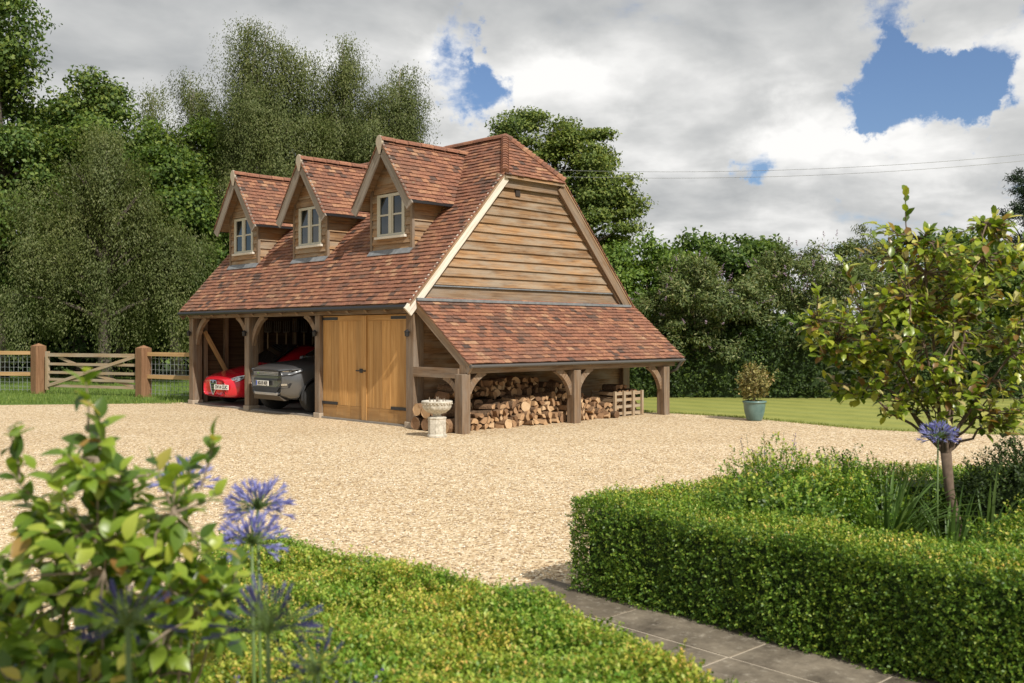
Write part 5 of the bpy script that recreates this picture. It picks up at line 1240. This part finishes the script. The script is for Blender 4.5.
# ------------------------------------------------------------------ the bed in the foreground on the left
HT = .55
hp_ = [np.array(gp(x, y, HT))[:2] for x, y in ((226,531),(250,537),(320,549),(400,566),(480,581),(560,604),(650,642),(750,692),(850,800),(800,1000),(420,1000),(150,760),(120,640))]
def inside(P, poly):
    r = np.zeros(len(P), bool); n = len(poly)
    for i in range(n):
        a, b = poly[i], poly[(i+1) % n]; c = ((a[1] > P[:, 1]) != (b[1] > P[:, 1])); r ^= c & (P[:, 0] < (b[0]-a[0])*(P[:, 1]-a[1])/((b[1]-a[1]) + 1e-12) + a[0])
    return r
def hedge_bed(kind, label, poly, h, dens, leaf, per, mat_, tipmat):
    base = np.array((*poly[0], 0.)); o = tag(empty(kind, base), label, 'hedge'); lo = np.min(poly, 0); hi = np.max(poly, 0)
    P = lo + rng.random((int(dens*np.prod(hi-lo)), 2))*(hi-lo); P = P[inside(P, poly)]
    dmin = np.full(len(P), 9.); pl_ = np.array(poly)
    for a, b in zip(pl_, np.roll(pl_, -1, 0)):
        t = np.clip(((P-a)@(b-a))/((b-a)@(b-a)), 0, 1)[:, None]; dmin = np.minimum(dmin, np.linalg.norm(P-(a+(b-a)*t), axis=1))
    z = h + .022*np.sin(P[:, 0]*6.1+1) + .022*np.sin(P[:, 1]*7.3) + .015*np.sin(P[:, 0]*15+P[:, 1]*11) - .10*np.maximum(0, 1-dmin/.14)**2
    pos = np.concatenate([P, z[:, None]], 1); nr = np.tile(UP, (len(P), 1)) + rv(len(P))*.25
    for a, b in zip(pl_, np.roll(pl_, -1, 0)):
        l = np.linalg.norm(b-a); m_ = int(dens*.7*l*h); t = rng.random(m_)[:, None]; q = a + (b-a)*t; d = np.array((b[1]-a[1], -(b[0]-a[0])))/l
        c = pl_.mean(0)
        if d@(a-c) < 0: d = -d
        pos = np.concatenate([pos, np.concatenate([q, rng.random((m_, 1))*h*.95], 1)]); nr = np.concatenate([nr, np.tile((d[0], d[1], .2), (m_, 1))])
    sprigs(o, pos-base, norm(nr), leaf, per, .06, mat_, tipmat, tipn=4)
    c = pl_.mean(0); mb = MB(); mb.prism([(*(c + (p-c)*.955 - base[:2]), 0) for p in pl_], (0,0,h-.11)); mb.build('shaded_core', M['heart'], o); return o
bl = [np.array(gp(x, y))[:2] for x, y in ((240,640),(560,720),(760,800))] + [W2(.8,1.2), W2(-2.2,.9), W2(-3.0,3.6), W2(-2.2,4.9)]
sheet('front_bed', bl, .018, M['soil'])
hedge_bed('box_hedge', 'broad low box hedge with pale yellow tips along the left side of the path', hp_, HT, 8600, .0165, 7, M['box_leaf'], M['box_tip'])

M['agap_bud_shaded'] = foliage('agapanthus bud darkened for shade', ((0,(.03,.03,.10)),(.5,(.06,.06,.18)),(1,(.13,.13,.32))), .25, .5)  # closed bud colour, darkened further for the shade these heads stand in
def agapanthus(label, px, py, Y, r, nf, stem_z=0.02, petal='agap', open_=1.0, group=None):
    c = dp(px, py, Y); o = tag(empty('agapanthus', (c.x, c.y, 0)), label, 'flower', group); zc = c.z - r*.35
    mb = MB(); mb.tube([(.03,.02,stem_z),(.015,.01,zc*.5),(0,0,zc)], [.007,.006,.005], 7); mb.build('stem', M['stem'], o, sm=True)
    pd_ = MB(); fl = MB(); k = 0
    while k < nf:
        d = Vector(rv(1)[0]); 
        if d.z < -.25: continue
        k += 1; d.z += .15; d.normalize(); l = r*rnd.uniform(.45, .85); e = Vector((0,0,zc)) + d*l + Vector((0,0,-.01)); pd_.tube([(0,0,zc), Vector((0,0,zc))+d*l*.55+Vector((0,0,.006)), e], .0014, 4, cap=False)
        ax = (d + Vector((0,0,-.15))).normalized(); a = ax.orthogonal().normalized(); b = ax.cross(a); L = r*rnd.uniform(.36,.46)*(1 if open_ > .5 else .72); s0 = rnd.uniform(0,1)
        for j in range(6):     # six petals fused into a funnel below
            t = s0 + 2*math.pi*j/6; u = a*math.cos(t) + b*math.sin(t); v = ax.cross(u); rows = ((0,.03,.025),(.35,.05,.04),(.7,.13*open_,.06),(1.0,.33*open_,.012)); vs = []
            for q, rr, w in rows: vs += [e + ax*L*q + u*L*rr - v*L*w, e + ax*L*q + u*L*(rr+.015), e + ax*L*q + u*L*rr + v*L*w]
            fl.add(vs, [f for i in range(3) for f in ((3*i,3*i+1,3*i+4,3*i+3),(3*i+1,3*i+2,3*i+5,3*i+4))])
    nb = len(pd_.v); pd_.v += fl.v; pd_.f += [tuple(i+nb for i in f) for f in fl.f]; pd_.m += [1]*len(fl.f)
    pd_.build('flower_head', [M['stem'], M[petal]], o, sm=True); return o
agapanthus('sunlit blue agapanthus head beside the near shrub, the higher of the two there', 258, 498, 3.1, .105, 70)
agapanthus('sunlit blue agapanthus head just below another one, beside the near shrub', 252, 532, 2.95, .10, 60)
agapanthus('blue agapanthus head half hidden behind the top of the near shrub', 186, 474, 3.2, .10, 40)
agapanthus('blue agapanthus head in front of the trunk of the small tree on the right', 938, 432, 6.2, .12, 60)
agapanthus('large agapanthus head with narrow closed buds, low in front of the hedge', 268, 612, 1.9, .115, 54, open_=.3, petal='agap_bud_shaded')
agapanthus('agapanthus head with closed buds among the leaves of the near shrub', 128, 606, 1.75, .10, 44, open_=.3, petal='agap_bud_shaded')
agapanthus('small agapanthus head low down beside the silvery lavender', 318, 655, 1.85, .09, 30, open_=.3, petal='agap_bud_shaded')
strap_clump('agapanthus_leaves', 'strap leaves at the bottom of the frame under the agapanthus heads', -.50, 2.0, 46, .62, .03)
strap_clump('agapanthus_leaves', 'strap leaves behind the near shrub under the sunlit agapanthus heads', -.86, 2.9, 40, .55, .028)

def lavender(label, X, Y, n, h):
    p = loc(X, Y); o = tag(empty('lavender_plant', (p.x, p.y, .02)), label, 'plant'); st = MB(); P = []; Al = []; Fp = []
    for _ in range(n):
        a = rnd.uniform(0, 6.28); r = rnd.random()**.5*.20; l = h*rnd.uniform(.65, 1.05); tip = Vector((r*math.cos(a)*1.5, r*math.sin(a)*1.5, l)); q = Vector((r*.35*math.cos(a), r*.35*math.sin(a), 0))
        st.tube([q, q.lerp(tip, .5)+Vector((0,0,.02)), tip], [.0028,.0018,.0012], 4, cap=False)
        for k in range(16): s = rnd.random()*.72; P.append(q.lerp(tip, s)); Al.append(Vector(rv(1)[0])*.6 + Vector((0,0,.8)))
        if rnd.random() < .5:
            for k in range(22): s = .78 + .24*k/22; Fp.append(q.lerp(tip, s) + Vector(rv(1)[0])*.006)
    P = np.array(P); Fp = np.array(Fp); V1, F1 = leaf_np(P, np.array(Al), rv(len(P)), .035, .005, T4); V2, F2 = leaf_np(Fp, rv(len(Fp))+UP*.5, rv(len(Fp)), .013, .009, T4)
    n0 = len(st.v); st.v += V1.tolist(); st.f += [tuple(f) for f in (F1+n0).tolist()]; st.m += [0]*len(F1); n0 = len(st.v); st.v += V2.tolist(); st.f += [tuple(f) for f in (F2+n0).tolist()]; st.m += [1]*len(F2)
    st.build('stems_and_flowers', [M['silver'], M['lavflower']], o)
lavender('silvery lavender at the bottom of the frame, right of the near shrub', -.42, 2.35, 110, .62)
lavender('second silvery lavender, further right against the pale hedge tips', -.22, 2.25, 80, .56)
lavender('thin lavender with violet spikes between the near shrub and the hedge', -.62, 2.6, 70, .72)

sb = loc((95-512)/F*2.25, 2.25)
woody('camellia_bush', 'large leaved glossy shrub out of focus at the left, close to the camera', (sb.x, sb.y, .0), .1,
      [(90,555,90,100),(40,610,90,100),(150,610,80,90),(88,440,30,52),(190,510,40,46),(25,510,46,60),(130,490,44,46),(212,600,34,60),(90,660,150,60),(60,690,140,60)], 2.25, .014, 22, 250, 7, .058, M['cam_leaf_near'], TB, tw_r=.0020, cat='shrub', bark='twig', lo=.2, up=.6, width=.62, nstem=2, shoots=[(dp(88,430,2.25), dp(84,372,2.25)), (dp(200,490,2.25), dp(214,436,2.25)), (dp(20,480,2.25), dp(8,430,2.25))])
lavender('wispy lavender stems sticking up over the gravel side of the right hand bed', 1.85, 7.05, 40, .95)

# unseen tree added behind the camera, crown shaped to shade the near shrub
gt = loc(2.6, -2.0); o = tag(empty('added_shade_tree', (gt.x, gt.y, 0)), 'small unseen tree added behind the camera to shade the near flower bed', 'tree'); gb = np.array((gt.x, gt.y, 0.))
def shade_at(X, Y, z, t): v = Vector(loc(X, Y, z)) + TOSUN*t; return np.array(v)
GE = [(shade_at(-1.08, 2.1, .82, 5.0), (.30,.30,.24)), (shade_at(-.62, 1.85, .86, 5.1), (.24,.24,.20)), (shade_at(-1.5, 2.15, .80, 4.9), (.32,.32,.24))]
pos, al, nr, ln, cc = crown_np(GE, 90, 40, .13, .06, .7, lo=.1); link('crown', leaf_mesh('crown', pos-gb, al, nr, ln, ln*.6, T4, M['leaf_mid']), o)
limbs_mesh((0,0,-.05), (GE[0][0]-gb)*np.array((.75,.75,.85)), .07, cc[rng.choice(len(cc), 16)]-gb, 1.0).build('trunk', M['bark'], o, sm=True)
